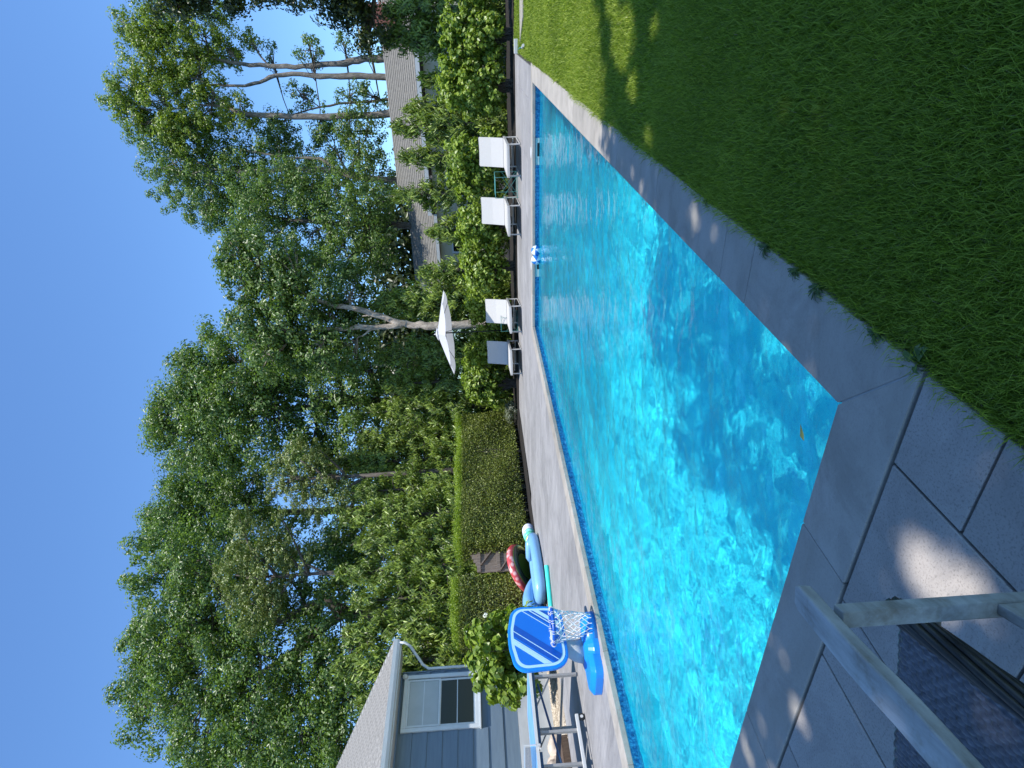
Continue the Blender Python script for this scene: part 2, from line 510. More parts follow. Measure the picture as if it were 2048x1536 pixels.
# ------------------------------------------------------------------ foliage tools
RNG = np.random.default_rng(11)
def unit(a):
    return a / np.maximum(np.linalg.norm(a, axis=1, keepdims=True), 1e-9)
def leaf_mesh(name, Pt, Nm, size, material, parent=None, aspect=.55, droop=0.0, fold=.18, axis=None):
    """one folded pointed leaf (4 triangles sharing a midrib) per point, all in one mesh."""
    n = len(Pt)
    Nm = unit(Nm)
    r = RNG.normal(size=(n, 3)) if axis is None else axis + RNG.normal(size=(n, 3)) * .35
    d = unit(r - Nm * np.sum(r * Nm, 1, keepdims=True))
    if droop: d = unit(d + np.array([0, 0, -droop]))
    w = unit(np.cross(Nm, d))
    s = (size if np.ndim(size) else np.full(n, size)) * RNG.uniform(.65, 1.3, n)
    s = s[:, None]
    a = Pt - d * s * .5
    b = Pt + d * s * .5
    up = np.cross(d, w) * -1
    l_ = Pt - d * s * .08 + w * s * aspect * .5 + Nm * s * fold
    r_ = Pt - d * s * .08 - w * s * aspect * .5 + Nm * s * fold
    V = np.stack([a, l_, b, r_], 1).reshape(-1, 3)
    k = np.arange(n)[:, None] * 4
    Fc = np.concatenate([k + np.array([[0, 2, 1]]), k + np.array([[0, 3, 2]])], 1).reshape(-1, 3)
    return np_mesh(name, V, Fc, material, parent, 3)

def clumps(center, rads, n_cl, cl_r, n_leaf, shell=(.55, 1.0), up=0.35, flat=.8):
    """leaf positions and normals: n_cl little clumps through an ellipsoid's outer part."""
    c = np.array(center, float); R_ = np.array(rads if np.ndim(rads) else [rads] * 3, float)
    d = unit(RNG.normal(size=(n_cl, 3)))
    rr = RNG.uniform(shell[0] ** 2, shell[1] ** 2, n_cl) ** .5
    cc = c + d * rr[:, None] * R_
    k = RNG.integers(0, n_cl, n_cl * n_leaf)
    q = unit(RNG.normal(size=(len(k), 3))) * (RNG.random(len(k)) ** .4)[:, None] * cl_r * RNG.uniform(.6, 1.25, n_cl)[k][:, None]
    q[:, 2] *= flat
    Pn = cc[k] + q
    Nn = unit(d[k] * .45 + unit(q) * 1.0 + RNG.normal(size=q.shape) * .33 + np.array([0, 0, up]))
    return Pn, Nn, cc

def limb(mb, a, b, r0, r1, wob=.06, n=6, seg=7):
    a, b = Vector(a), Vector(b); L_ = (b - a).length
    pts = []; rs = []
    o1 = Vector((random.uniform(-1, 1), random.uniform(-1, 1), random.uniform(-.3, .3))) * L_ * wob
    o2 = Vector((random.uniform(-1, 1), random.uniform(-1, 1), random.uniform(-.3, .3))) * L_ * wob
    for i in range(seg + 1):
        t = i / seg
        pts.append(a.lerp(b, t) + o1 * math.sin(PI * t) + o2 * math.sin(2 * PI * t) * .5)
        rs.append(r0 + (r1 - r0) * t)
    rs = [q * random.uniform(.86, 1.16) for q in rs]
    mb.tube(pts, rs, n)
    return pts

def tree(label, lobes, trunk, leaf, bark, base_xy=None, leaf_size=.14, dens=1.0, cl_r=.5, group='trees behind the garden',
         shell=(.5, 1.0), name='leafy_tree', extra_limbs=(), limb_n=None, aspect=.6, cat='tree', r0=.25, twig=3, droop=0):
    """lobes: (x_img, y_img, D, radius_m[, zscale]); trunk: list of polylines of world points with radii."""
    cen = []
    for lb in lobes:
        x, y_, D, r = lb[:4]
        cen.append((at(x, y_, D), r, lb[4] if len(lb) > 4 else .8))
    if base_xy is None:
        base = Vector((sum(c[0].x for c in cen) / len(cen), sum(c[0].y for c in cen) / len(cen), 0))
    else: base = Vector((base_xy[0], base_xy[1], 0))
    root = empty(name, base, 0, label, cat, group)
    Ps, Ns = [], []; mb = MB()
    heads = []
    for poly, rr in trunk:
        dens_p = []
        for i in range(len(poly) - 1):
            for q_ in range(3): dens_p.append(Vector(poly[i]).lerp(Vector(poly[i + 1]), q_ / 3) - base + Vector((random.gauss(0, .03), random.gauss(0, .03), 0)) * (1 if i else 0))
        dens_p.append(Vector(poly[-1]) - base)
        mb.tube(dens_p, [(rr[0] + (rr[1] - rr[0]) * (i / (len(dens_p) - 1))) * random.uniform(.9, 1.12) for i in range(len(dens_p))], 10)
        if False: mb.tube([Vector(p) - base for p in poly], [rr[0] + (rr[1] - rr[0]) * (i / (len(poly) - 1)) for i in range(len(poly))], 9)
        heads += [(Vector(p) - base, rr[0] + (rr[1] - rr[0]) * (i / (len(poly) - 1))) for i, p in enumerate(poly) if i >= len(poly) * .3]
    for c, r, zs in cen:
        c = c - base
        ncl = max(6, int(15 * r * r * dens / (cl_r / .5) ** 2))
        lsz = leaf_size
        p_, n_, cc = clumps(c, (r, r, r * zs), ncl, cl_r, int(62 * dens ** .3 * (cl_r / leaf_size / 3) ** 1.75), shell)
        Ps.append(p_); Ns.append(n_)
        h_ = min(heads, key=lambda h: (h[0] - c).length + max(0, h[0].z - c.z) * 2)
        st = h_[0]
        pt = limb(mb, st, c, min(h_[1] * .6, .12), .04, .08, 6)
        for q in cc[:: max(1, len(cc) // (twig * 4))]:
            limb(mb, random.choice(pt[3:]), Vector(q), .03, .008, .08, 4, 4)
    mb.build('trunk', bark, root, smooth=True)
    leaf_mesh('crown', np.concatenate(Ps), np.concatenate(Ns), leaf_size, leaf, root, aspect, droop)
    return root

def trunk_to(pts_img, D, r0, r1, z0=0):
    """trunk polyline from image points at one distance, grown down to the ground."""
    ps = [at(x, y_, D) for x, y_ in pts_img]
    b = ps[0].copy(); b.z = 0; b2 = b.lerp(ps[0], .5)
    return ([b, b2] + ps, (r0, r1))

# ------------------------------------------------------------------ tall trees beyond the garden
# lobes follow the crowns seen against the sky
GT = 'tall trees beyond the garden'
tree('tallest broad dark oak towering above the blue house, left end of the tree line',
     [(450, 1490, 27, 2.2), (320, 1390, 27, 2.2), (340, 1300, 27, 2.4), (360, 1210, 27, 2.4), (330, 1130, 27, 2.1), (420, 1440, 26, 2.5),
      (420, 1330, 26, 2.6), (430, 1220, 26, 2.5), (420, 1120, 26, 2.2), (520, 1500, 26, 2.2), (520, 1400, 25, 2.2), (520, 1300, 25, 2.2),
      (600, 1480, 25, 2.4), (620, 1390, 25, 2.4), (610, 1290, 25, 1.7), (520, 1200, 26, 1.8), (690, 1440, 24, 2.3), (690, 1340, 24, 2.0), (262, 1410, 27, 1.0), (285, 1300, 27, 1.1), (375, 1470, 27, .8),
      (600, 1160, 27, 1.5), (680, 1230, 25, 1.6), (500, 1570, 27, 2.3), (640, 1560, 26, 2.5), (380, 1560, 28, .9)],
     [trunk_to([(800, 1235), (740, 1232), (690, 1222), (650, 1200), (610, 1222), (560, 1240), (500, 1262), (420, 1290)], 25.5, .42, .08),
      ([at(690, 1222, 25.5), at(665, 1240, 25.5), at(635, 1262, 25.4), at(590, 1300, 25.3), at(520, 1345, 25.2), at(440, 1380, 25.2)], (.24, .06))],
     M['oak'], M['bark'], dens=.85, leaf_size=.14, group=GT, name='oak_tree')
tree('round topped oak standing behind the two olive cedars',
     [(355, 1020, 33, 2.0), (400, 955, 33, 1.9), (380, 1050, 33, 2.8), (410, 970, 33, 2.6), (480, 1060, 32, 2.4), (490, 990, 32, 2.0), (570, 1080, 32, 1.8), (330, 1085, 33, 1.8), (300, 1030, 33, .7),
      (720, 1050, 30, 2.4), (700, 1130, 30, 2.0), (660, 1100, 32, 1.3), (730, 950, 30, 2.2)],
     [trunk_to([(800, 1020), (700, 1020), (600, 1025), (500, 1025), (400, 1020)], 33, .35, .08)],
     M['oak'], M['bark'], dens=.95, group=GT, name='oak_tree')
tree('full oak with dark twin stems right of the notch in the tree line',
     [(360, 830, 29, 1.7), (400, 765, 29, 1.6), (380, 860, 29, 2.3), (390, 790, 29, 2.3), (430, 712, 29, 1.6), (460, 880, 29, 2.0), (470, 810, 28, 2.4), (480, 730, 28, 2.4),
      (540, 850, 28, 2.1), (560, 770, 28, 2.2), (560, 715, 28, 1.5), (630, 870, 28, 1.9), (640, 790, 28, 1.7), (650, 720, 27, 1.6), (720, 880, 27, 1.9), (335, 868, 29, .9), (365, 735, 29, .5), (310, 835, 29, .5), (700, 790, 27, 1.3), (620, 920, 28, 1.6), (740, 740, 27, 1.5)],
     [trunk_to([(820, 805), (760, 803), (700, 806), (640, 812), (590, 818), (520, 815), (430, 812)], 28, .30, .06),
      ([at(760, 803, 28), at(700, 795, 28), at(650, 795, 28), at(600, 790, 28), at(500, 770, 28), at(420, 760, 28)], (.2, .05)),
      ([at(790, 805, 28), at(740, 825, 28), at(700, 838, 28)], (.1, .04))],
     M['oak'], M['bark'], dens=.95, group=GT, name='oak_tree')
tree('open crowned tree with pale forked trunk rising above the white parasol',
     [(470, 500, 22, .85), (560, 560, 21.6, .6), (560, 700, 21.6, .5), (520, 520, 22, 1.1), (480, 575, 22, .9), (540, 590, 22, 1.2), (500, 640, 22, .95), (570, 650, 22, 1.2), (450, 540, 22, .5), (590, 540, 22, 1.2),
      (540, 710, 22, 1.0), (620, 600, 22, 1.0), (640, 700, 22, 1.1), (670, 640, 22.8, 1.0), (600, 700, 22.8, 1.1), (700, 590, 22.8, 1.2), (700, 690, 22.8, 1.2)],
     [trunk_to([(862, 652), (830, 650), (800, 646), (750, 626), (700, 615), (655, 607), (610, 590), (560, 570), (520, 560)], 22, .17, .03),
      ([at(805, 650, 22), at(760, 655, 22), at(700, 657, 22), at(640, 656, 22), at(610, 664, 22), at(580, 678, 22), (at(535, 690, 22))], (.11, .025)),
      ([at(680, 657, 22), at(655, 670, 22), at(625, 695, 22)], (.055, .015)), ([at(745, 656, 22), at(725, 672, 22)], (.045, .02)), ([at(760, 628, 22), at(725, 632, 22)], (.04, .02))],
     M['maple'], M['bark_pale'], dens=1.1, cl_r=.36, leaf_size=.13, group=GT, name='pale_trunk_tree')
tree('slim distant oak filling the gap right of the pale forked trunk',
     [(520, 440, 34, 2.2), (560, 400, 34, 2.3), (540, 500, 34, 1.8), (620, 470, 34, 2.2), (620, 390, 34, 2.0), (690, 440, 33, 2.3), (690, 530, 33, 2.2), (740, 490, 33, 2.0), (500, 395, 34, 1.5), (740, 400, 33, 1.9),
      (640, 560, 34, 1.8)],
     [trunk_to([(820, 450), (740, 450), (660, 445), (580, 440), (520, 430)], 34, .28, .06)],
     M['oak'], M['bark'], dens=.75, group=GT, name='oak_tree')
tree('tall rounded oak with bent grey trunk left of the three slender stems',
     [(330, 290, 38.8, 2.25), (350, 350, 38.8, 2.5), (400, 300, 38.8, 2.5), (420, 380, 38.8, 2.75), (470, 340, 38.8, 2.38), (480, 410, 38.8, 2.12), (540, 330, 38.8, 2.12), (560, 280, 38.8, 1.62), (430, 430, 38.8, 1.25), (600, 350, 38.8, 1.88), (660, 290, 38.8, 1.62), (670, 380, 37.5, 2.0), (730, 280, 37.5, 1.88),
      (740, 340, 37.5, 1.88)],
     [trunk_to([(760, 362), (700, 350), (640, 338), (560, 340), (480, 342), (420, 340)], 37.5, 0.248, 0.075),
      ([at(690, 345, 37.5), at(640, 318, 37.5), at(560, 312, 37.5), at(480, 300, 37.5)], (.12, .04))],
     M['oak'], M['bark_grey'], dens=.8, cl_r=.42, leaf_size=.15, group=GT, name='oak_tree')
tree('tall tree with yellow green top and three slender stems above the neighbour roof',
     [(250, 185, 37.2, 1.33), (260, 235, 37.2, 1.2), (300, 130, 37.2, 2.13), (290, 60, 37.2, 1.6), (330, 200, 37.2, 2.26), (350, 100, 37.2, 2.26), (340, 30, 37.2, 1.73), (410, 60, 37.2, 2.0), (400, 150, 37.2, 1.86), (420, 220, 37.2, 1.73), (350, 265, 37.2, 1.33),
      (250, 50, 37.2, 0.93), (380, 270, 37.2, 1.33), (290, 250, 37.2, 0.8), (455, 100, 37.2, 1.2), (480, 230, 37.2, 1.33), (500, 80, 37.2, 0.73), (225, 205, 37.2, 0.8)],
     [trunk_to([(768, 118), (730, 117), (690, 126), (640, 132), (590, 134), (540, 132), (480, 128), (420, 118), (350, 105)], 37.2, 0.263, 0.067),
      trunk_to([(772, 155), (720, 152), (660, 153), (600, 148), (550, 150), (520, 165), (490, 172), (430, 170), (360, 175)], 37.2, 0.239, 0.053),
      ([at(850, 226, 37.2), at(780, 228, 37.2), at(700, 232, 37.2), at(640, 234, 37.2), at(560, 231, 37.2), at(480, 229, 37.2), at(455, 212, 37.2), at(430, 190, 37.2), at(400, 158, 37.2), at(340, 150, 37.2)], (.24, .05)),
      ([at(455, 214, 37.2), at(430, 212, 37.2), at(400, 210, 37.2), at(340, 220, 37.2)], (.09, .03))],
     M['tall'], M['bark_grey'], dens=.95, cl_r=.4, leaf_size=.15, group=GT, name='tall_stemmed_tree', twig=4)
tree('small crowned young tree showing sky through it between the slender stems and the roof ridge',
     [(560, 250, 38.1, 1.27), (600, 190, 38.1, 1.14), (640, 250, 38.1, 1.27), (620, 100, 36.8, 1.14), (700, 190, 36.8, 1.14), (700, 260, 36.8, 1.27), (740, 100, 36.8, 0.89), (690, 90, 36.8, 0.76), (745, 195, 36.8, 1.02), (540, 110, 38.1, 0.76)],
     [trunk_to([(760, 200), (700, 205), (640, 215), (580, 230)], 38.1, 0.114, 0.038)],
     M['maple'], M['bark'], dens=.55, cl_r=.35, leaf_size=.14, group=GT, name='young_tree')
tree('dark leaved tree whose branches hang into the top right corner of the place',
     [(370, -18, 17, .8), (420, -28, 17, .85), (460, -5, 17, .45), (520, -40, 17, .8), (600, -45, 17, .8), (650, -20, 17, .75), (700, 20, 18, .75), (320, -40, 17, .9), (740, 60, 18, .7), (690, -30, 17, .8), (560, -15, 17, .35)],
     [trunk_to([(760, -90), (650, -95), (540, -90), (420, -80)], 17.5, .2, .06)],
     M['oak_dark'], M['bark'], dens=1.1, cl_r=.33, leaf_size=.12, group=GT, name='dark_tree', base_xy=(2.6, 17.6))
# far wood closing the horizon behind everything
farP, farN = [], []
for k in range(60):
    X = -75 + 78 * (k / 59) + random.uniform(-1, 1); Y = 58 - abs(X + 10) * .25 + random.uniform(-3, 3)
    r = random.uniform(3, 4.4)
    p_, n_, _c = clumps((X, Y, random.uniform(2.5, 4.5) + (4.2 if X < -15 else 0)), (r, r, r * 1.1), 40, 1.2, 26, (.5, 1))
    farP.append(p_); farN.append(n_)
fw_ = leaf_mesh('far_wood', np.concatenate(farP), np.concatenate(farN), .5, M['oak_dark'], None, .7)
tag(fw_, 'low dark wood on the horizon beyond the neighbour house', 'wood', kind='stuff')

# ------------------------------------------------------------------ olive cedars
def cedar(label, lobes, base, D, size=.10):
    root = empty('cedar_tree', base, 0, label, 'tree', 'olive green cedars')
    b = Vector(base); Ps = []; Ns = []; mb = MB()
    mb.tube([(0, 0, 0), (0.05, 0, 3), (0, .05, max(at(l[0], l[1], D).z for l in lobes) - .5)], [.16, .12, .03], 8)
    for x, y_, r in lobes:
        c = at(x, y_, D) - b
        p_, n_, cc = clumps(c, (r, r, r * .7), int(70 * r * r), .22, 34, (.45, 1), up=.7, flat=.5)
        Ps.append(p_); Ns.append(n_)
        limb(mb, (0, 0, max(.5, c.z - 1)), c, .07, .02)
    mb.build('trunk', M['bark'], root, smooth=True)
    leaf_mesh('crown', np.concatenate(Ps), np.concatenate(Ns), size, M['olive'], root, .4)
pb = at(780, 1140, 23)
cedar('olive green cedar with layered billowing crown in front of the tallest oak', [(500, 1090, 1.0), (470, 1150, 1.1), (500, 1210, 1.1), (540, 1150, 1.2), (560, 1090, .8), (540, 1210, .8), (600, 1120, .7), (480, 1040, .5), (560, 1030, .35)], (pb.x, pb.y, 0), 23)
pb = at(780, 950, 24)
cedar('smaller olive green cedar left of the full oak', [(560, 950, .8), (600, 920, .9), (590, 985, .9), (640, 950, 1.0), (630, 1010, .8), (680, 980, .8), (640, 900, .5), (540, 980, .4)], (pb.x, pb.y, 0), 24)

# ------------------------------------------------------------------ evergreen screen with drooping sprays
def evergreen(x_top, y_img, D, width, label, dens=1.0, lead=True, zb=0.0):
    top = at(x_top, y_img, D); base = Vector((top.x, top.y, 0)); Hh = top.z
    root = empty('evergreen_tree', base, 0, label, 'tree', 'evergreens screening the garden')
    mb = MB(); mb.tube([(0, 0, 0), (.03, 0, Hh * .5), (0, 0, Hh)], [.11, .07, .006], 6)
    Ps, Ns = [], []
    nb = int(30 * dens * Hh)
    for k in range(nb):
        t = ((k + random.random()) / nb)
        z = zb + (Hh - zb) * (t ** .9) * .985
        Rz = width * (1 - (z / Hh) ** 2.2) ** .8 * random.uniform(.65, 1.12) + .05
        a = random.uniform(0, 2 * PI); d = Vector((math.cos(a), math.sin(a), 0))
        s0 = Vector((0, 0, z - .05)); tip = s0 + d * Rz + Vector((0, 0, Rz * random.uniform(-.15, .25)))
        if k % 3 == 0: mb.tube([s0, s0.lerp(tip, .5) + Vector((0, 0, .08)), tip], [.018, .012, .004], 4, caps=False)
        m_ = int(18 + 52 * Rz)
        tt = RNG.uniform(.25, 1.05, m_)
        pp = np.array(s0)[None] + (np.array(tip - s0))[None] * tt[:, None]
        pp = pp + RNG.normal(size=(m_, 3)) * np.array([.075, .075, .06])
        pp[:, 2] -= RNG.random(m_) * .16
        Ps.append(pp); Ns.append(unit(np.tile(np.array([d.x, d.y, .55]), (m_, 1)) + RNG.normal(size=(m_, 3)) * .5))
    mb.build('trunk', M['bark'], root, smooth=True)
    leaf_mesh('crown', np.concatenate(Ps), np.concatenate(Ns), .19, M['everg'], root, .24, droop=1.1, fold=.08)
ev = [(690, 1500, 17.5, 1.3, 'behind the blue house roof, furthest left'), (700, 1410, 18, 1.3, 'behind the blue house roof near the downspout side'),
      (655, 1335, 19.5, 1.1, 'with a tall bare leader left of the downspout'), (675, 1270, 19, 1.1, 'directly above the white downspout'), (690, 1205, 19.5, 1.1, 'above the left hedge, by the gate'),
      (660, 1150, 20.5, 1.0, 'rising left of the wooden gate post'), (700, 1090, 19.5, 1.15, 'right above the wooden gate'), (672, 1040, 20.5, 1.1, 'just right of the gate with slim pointed leader'),
      (700, 985, 20, 1.15, 'above the middle of the long hedge'), (655, 930, 21, 1.1, 'with the tallest leader above the long hedge'), (705, 880, 20.5, 1.15, 'above the right half of the long hedge'),
      (735, 825, 21, 1.1, 'above the right end of the long hedge'), (760, 770, 21.5, 1.05, 'left of the white parasol'), (745, 715, 22, 1.1, 'just left of the pale forked trunk'),
      (735, 610, 22.5, 1.15, 'between the pale forked trunk and the grey roof'), (765, 600, 22.5, .9, 'at the left end of the grey neighbour roof'),
      (830, 545, 22.5, .7, 'low in front of the left part of the grey roof'), (775, 392, 23, .9, 'in front of the step in the grey roof'),
      (790, 318, 23, .8, 'in front of the middle of the grey roof'), (800, 218, 23.4, .6, 'slim, in front of the grey roof right of centre'), (775, 255, 23, .85, 'in front of the grey roof below the bent stem'),
      (750, 75, 22, 1.0, 'in front of the brick chimney'), (760, 20, 22, 1.0, 'at the right edge beside the brick chimney'), (850, 640, 20.3, .75, 'low behind the white parasol'), (835, 705, 20.6, .85, 'left behind the white parasol'), (845, 465, 22.5, .8, 'lower one in front of the left part of the grey roof'), (850, 275, 22.5, .8, 'low, below the grey roof eave'), (830, 160, 22.5, .6, 'low, beside the cream wall of the neighbour house'), (690, 1600, 17, 1.3, 'hidden mostly by the blue house, beyond the left edge')]
for x_, y_, D_, w_, s_ in ev:
    r_ = ray(x_, y_) / F_PX
    if y_ > 1380: D2 = -21.0 / r_.x
    else: D2 = min(-(15.0 + (y_ % 7) * .12) / r_.x if r_.x < 0 else 99, (21.3 + (y_ % 5) * .25) / r_.y)
    w_ *= D2 / D_; D_ = D2
    evergreen(x_, y_, D_, w_, 'feathery drooping evergreen ' + s_, dens=1.05 if x_ < 765 else .8)

# ------------------------------------------------------------------ clipped hedges
def hedge(label, x0, x1, y0, y1, h, n):
    c = ((x0 + x1) / 2, (y0 + y1) / 2, 0)
    root = empty('hedge', c, 0, label, 'hedge', 'clipped hedges left of the pool')
    hx, hy = (x1 - x0) / 2, (y1 - y0) / 2
    areas = np.array([2 * hy * h, 2 * hx * h, 2 * hx * h, 4 * hx * hy])
    k = RNG.choice(4, n, p=areas / areas.sum())
    u, v = RNG.uniform(-1, 1, n), RNG.random(n)
    dep = RNG.random(n) ** 2 * .28 - .03
    p = np.zeros((n, 3)); nn = np.zeros((n, 3))
    for f, (nx_, ny_, nz_) in enumerate(((1, 0, 0), (0, 1, 0), (0, -1, 0), (0, 0, 1))):
        s = k == f
        if nx_: p[s] = np.stack([hx - dep[s], u[s] * hy, .12 + v[s] ** .8 * (h - .12)], 1)
        elif ny_: p[s] = np.stack([u[s] * hx, ny_ * (hy - dep[s]), .12 + v[s] * (h - .12)], 1)
        else: p[s] = np.stack([u[s] * hx, (v[s] * 2 - 1) * hy, h - dep[s]], 1)
        nn[s] = (nx_, ny_, nz_)
    bulge = .05 * np.sin(p[:, 1] * 4.1) + .05 * np.sin(p[:, 1] * 1.7 + p[:, 2] * 3.1)
    p[:, 0] += bulge * (nn[:, 0]); p[:, 2] += .045 * np.sin(p[:, 1] * 2.3 + 1) * (p[:, 2] / h)
    p += RNG.normal(size=p.shape) * .025
    topm = p[:, 2] > h - .10
    leaf_mesh('foliage', p[~topm], nn[~topm] + RNG.normal(size=p[~topm].shape) * .6 + np.array([0, 0, .2]), .055, M['hedge'], root, .55)
    leaf_mesh('lit_top_shoots', p[topm] + RNG.normal(size=p[topm].shape) * np.array([.03, .03, .045]), RNG.normal(size=p[topm].shape) * .5 + np.array([0, 0, 1]), .055, M['hydra'], root, .5)  # brighter leaf colour paints the sunlit hedge top; jitter adds stray shoots
    mb = MB()
    for i in range(int((y1 - y0) / .16)):
        yy = -hy + .1 + i * .16
        for j in range(2):
            b = Vector((random.uniform(-.2, hx - .12), yy, 0))
            for q in range(4):
                mb.tube([b, b + Vector((random.uniform(-.1, .12), random.uniform(-.15, .15), h * .5)), b + Vector((random.uniform(-.2, .16), random.uniform(-.25, .25), h * .93))], [.014, .009, .003], 4, caps=False)
    mb.build('stems', M['bark'], root)
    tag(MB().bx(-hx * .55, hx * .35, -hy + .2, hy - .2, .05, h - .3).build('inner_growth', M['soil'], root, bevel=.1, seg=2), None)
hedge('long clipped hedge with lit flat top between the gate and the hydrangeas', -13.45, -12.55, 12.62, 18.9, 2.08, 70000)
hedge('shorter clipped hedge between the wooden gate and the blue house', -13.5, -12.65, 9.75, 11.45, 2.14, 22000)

# ------------------------------------------------------------------ hydrangeas
def hydrangea(c, r, hgt, label, n=5200, white=0, size=.105, mat_=None, grp='hydrangeas behind the pool'):
    root = empty('hydrangea_bush', (c[0], c[1], 0), 0, label, 'shrub', grp)
    Ps, Ns = [], []; mb = MB()
    lob = int(7 + r * 5)
    for k in range(lob):
        a = 2 * PI * k / lob + random.uniform(-.3, .3); q = r * random.uniform(.2, .62)
        cc = (math.cos(a) * q, math.sin(a) * q * .8 - (.12 if grp[-4:] == 'pool' else 0), hgt * random.uniform(.34, .74))
        rr = r * random.uniform(.34, .46)
        hh = min(hgt - cc[2], cc[2] - .25)
        p_, n_, cl = clumps(cc, (rr, rr, max(.3, hh)), 24, .15, n // lob // 24, (.5, 1), up=.75)
        Ps.append(p_); Ns.append(n_)
        for q_ in cl[::4]:
            mb.tube([(random.uniform(-.15, .15), random.uniform(-.15, .15), 0), (cc[0] * .5, cc[1] * .5, cc[2] * .5), tuple(q_)], [.014, .01, .004], 4, caps=False)
    P_ = np.concatenate(Ps); N_ = np.concatenate(Ns)
    ok = P_[:, 2] > .07; P_, N_ = P_[ok], N_[ok]
    leaf_mesh('foliage', P_, N_, size, mat_ or M['hydra'], root, .72, fold=.12)
    mb.build('stems', M['bark'], root)
    for k in range(white):
        fx, fy, fz_ = white_spots[k]; tgt = np.array([fx - c[0], fy - c[1], fz_])
        p = Vector(P_[np.argmin(np.sum((P_ - tgt) ** 2, 1))]) + Vector((.04, -.02, .05))
        fm = MB()
        for j in range(46):
            dv = Vector((random.gauss(0, 1), random.gauss(0, 1), random.gauss(0, 1))).normalized()
            u = dv.orthogonal().normalized(); w = dv.cross(u); q = p + dv * .055 * random.uniform(.8, 1.1)
            for (ua, wa) in ((.018, 0), (0, .018), (-.018, 0), (0, -.018)):
                pass
            fm.add([q + u * .018, q + w * .018, q - u * .018, q - w * .018], [(0, 1, 2, 3)])
        fm.build('flower_head', M['petal'], root)
    return root
M['petal'] = simple('white_petals', (.62, .66, .55), (.8, .82, .76), 30, .6)
white_spots = []
hy = [(.9, 18.6, 1.2, 1.95, 'at the far right edge, behind the stone strip in the lawn'), (-.55, 18.4, .95, 1.85, 'tall and ragged, second from the right'),
      (-1.75, 18.4, 1.15, 2.12, 'broad and tallest, right of the first lounger'), (-3.75, 18.35, 1.15, 1.98, 'behind the first two loungers'),
      (-5.35, 18.3, 1.0, 1.75, 'in the middle, behind the second lounger'), (-6.75, 18.4, 1.0, 1.72, 'between the two pairs of loungers'),
      (-8.35, 18.6, .95, 1.62, 'below the white parasol'), (-9.75, 18.7, .95, 1.8, 'left of the parasol pole'), (-11.25, 18.9, 1.05, 1.9, 'next to the long clipped hedge')]
for x_, y_, r_, h_, s_ in hy:
    r_ *= .93
    hydrangea((x_, y_ - .12), r_, h_, 'bright green hydrangea ' + s_, n=int(8200 * r_ * r_), size=.105)
white_spots = [(-10.9, 8.35, 1.72), (-11.1, 9.05, 1.45), (-10.8, 8.1, 1.25)]
hydrangea((-11.5, 8.15), 1.2, 1.78, 'large leaved hydrangea with white flower heads in front of the blue house', n=7000, white=3, size=.15, grp='hydrangea by the house')
# grey sage tuft at the hedge corner
sg = empty('sage_plant', (-12.1, 18.3, 0), 0, 'low grey green sage clump at the right end of the long hedge', 'plant')
p_, n_, _c = clumps((0, 0, .22), (.45, .45, .26), 60, .12, 24, (.3, 1), up=.9)
leaf_mesh('foliage', p_, n_, .07, M['sage'], sg, .3)

# planting beds
def bed(name, poly, z, m=None):
    o = MB().add([(x, y_, z) for x, y_ in poly], [tuple(range(len(poly)))]).build(name, m or M['soil']); tag(o, kind='structure'); return o
bed('planting_bed', [(-13.4, 17.43), (4, 17.43), (4, 21), (-13.4, 21)], .006)
bed('hedge_bed', [(-15, 9.0), (-11.68, 9.0), (-11.68, 9.3), (-11.68, 13.0), (-11.5, 15.2), (-11.3, 17.5), (-15, 17.5)], -.008)
bed('yard_ground', [(-40, 17.5), (-13.4, 17.5), (-13.4, 21), (3, 21), (9, 17.4), (9, 60), (-40, 60)], -.02, M['soil'])

# ------------------------------------------------------------------ grass
def grass(name, X0, X1, Y0, Y1, n, h, w, lab, z0=-.035, mode=1):
    x = RNG.uniform(X0, X1, n); y_ = RNG.uniform(Y0, Y1, n)
    if name == 'lawn_grass':
        edge = -.86 + .02 * np.sin(y_ * 5) + .015 * np.sin(y_ * 13 + 1)
        x = np.where(x < edge, edge + RNG.random(n) * .12, x)
    a = RNG.uniform(0, 2 * PI, n); hh = h * RNG.uniform(.5, 1.25, n) * (1 + .25 * np.sin(x * 3.1 + y_ * 1.7) * np.sin(y_ * 2.3))
    lean = RNG.uniform(.15, .95, n) * hh
    b = RNG.uniform(0, 2 * PI, n)
    dx, dy = np.cos(b) * lean, np.sin(b) * lean
    wx, wy = np.cos(a) * w, np.sin(a) * w
    p0 = np.stack([x - wx, y_ - wy, np.full(n, z0)], 1); p1 = np.stack([x + wx, y_ + wy, np.full(n, z0)], 1)
    m0 = np.stack([x - wx * .8 + dx * .35, y_ - wy * .8 + dy * .35, z0 + hh * .6], 1); m1 = np.stack([x + wx * .8 + dx * .35, y_ + wy * .8 + dy * .35, z0 + hh * .6], 1)
    t = np.stack([x + dx, y_ + dy, z0 + hh * .92], 1)
    V = np.stack([p0, p1, m1, m0, t], 1).reshape(-1, 3); k = np.arange(n)[:, None] * 5
    Fc = np.concatenate([k + np.array([[0, 1, 2]]), k + np.array([[0, 2, 3]]), k + np.array([[3, 2, 4]])], 1).reshape(-1, 3)
    return V, Fc
gv, gf, off = [], [], 0
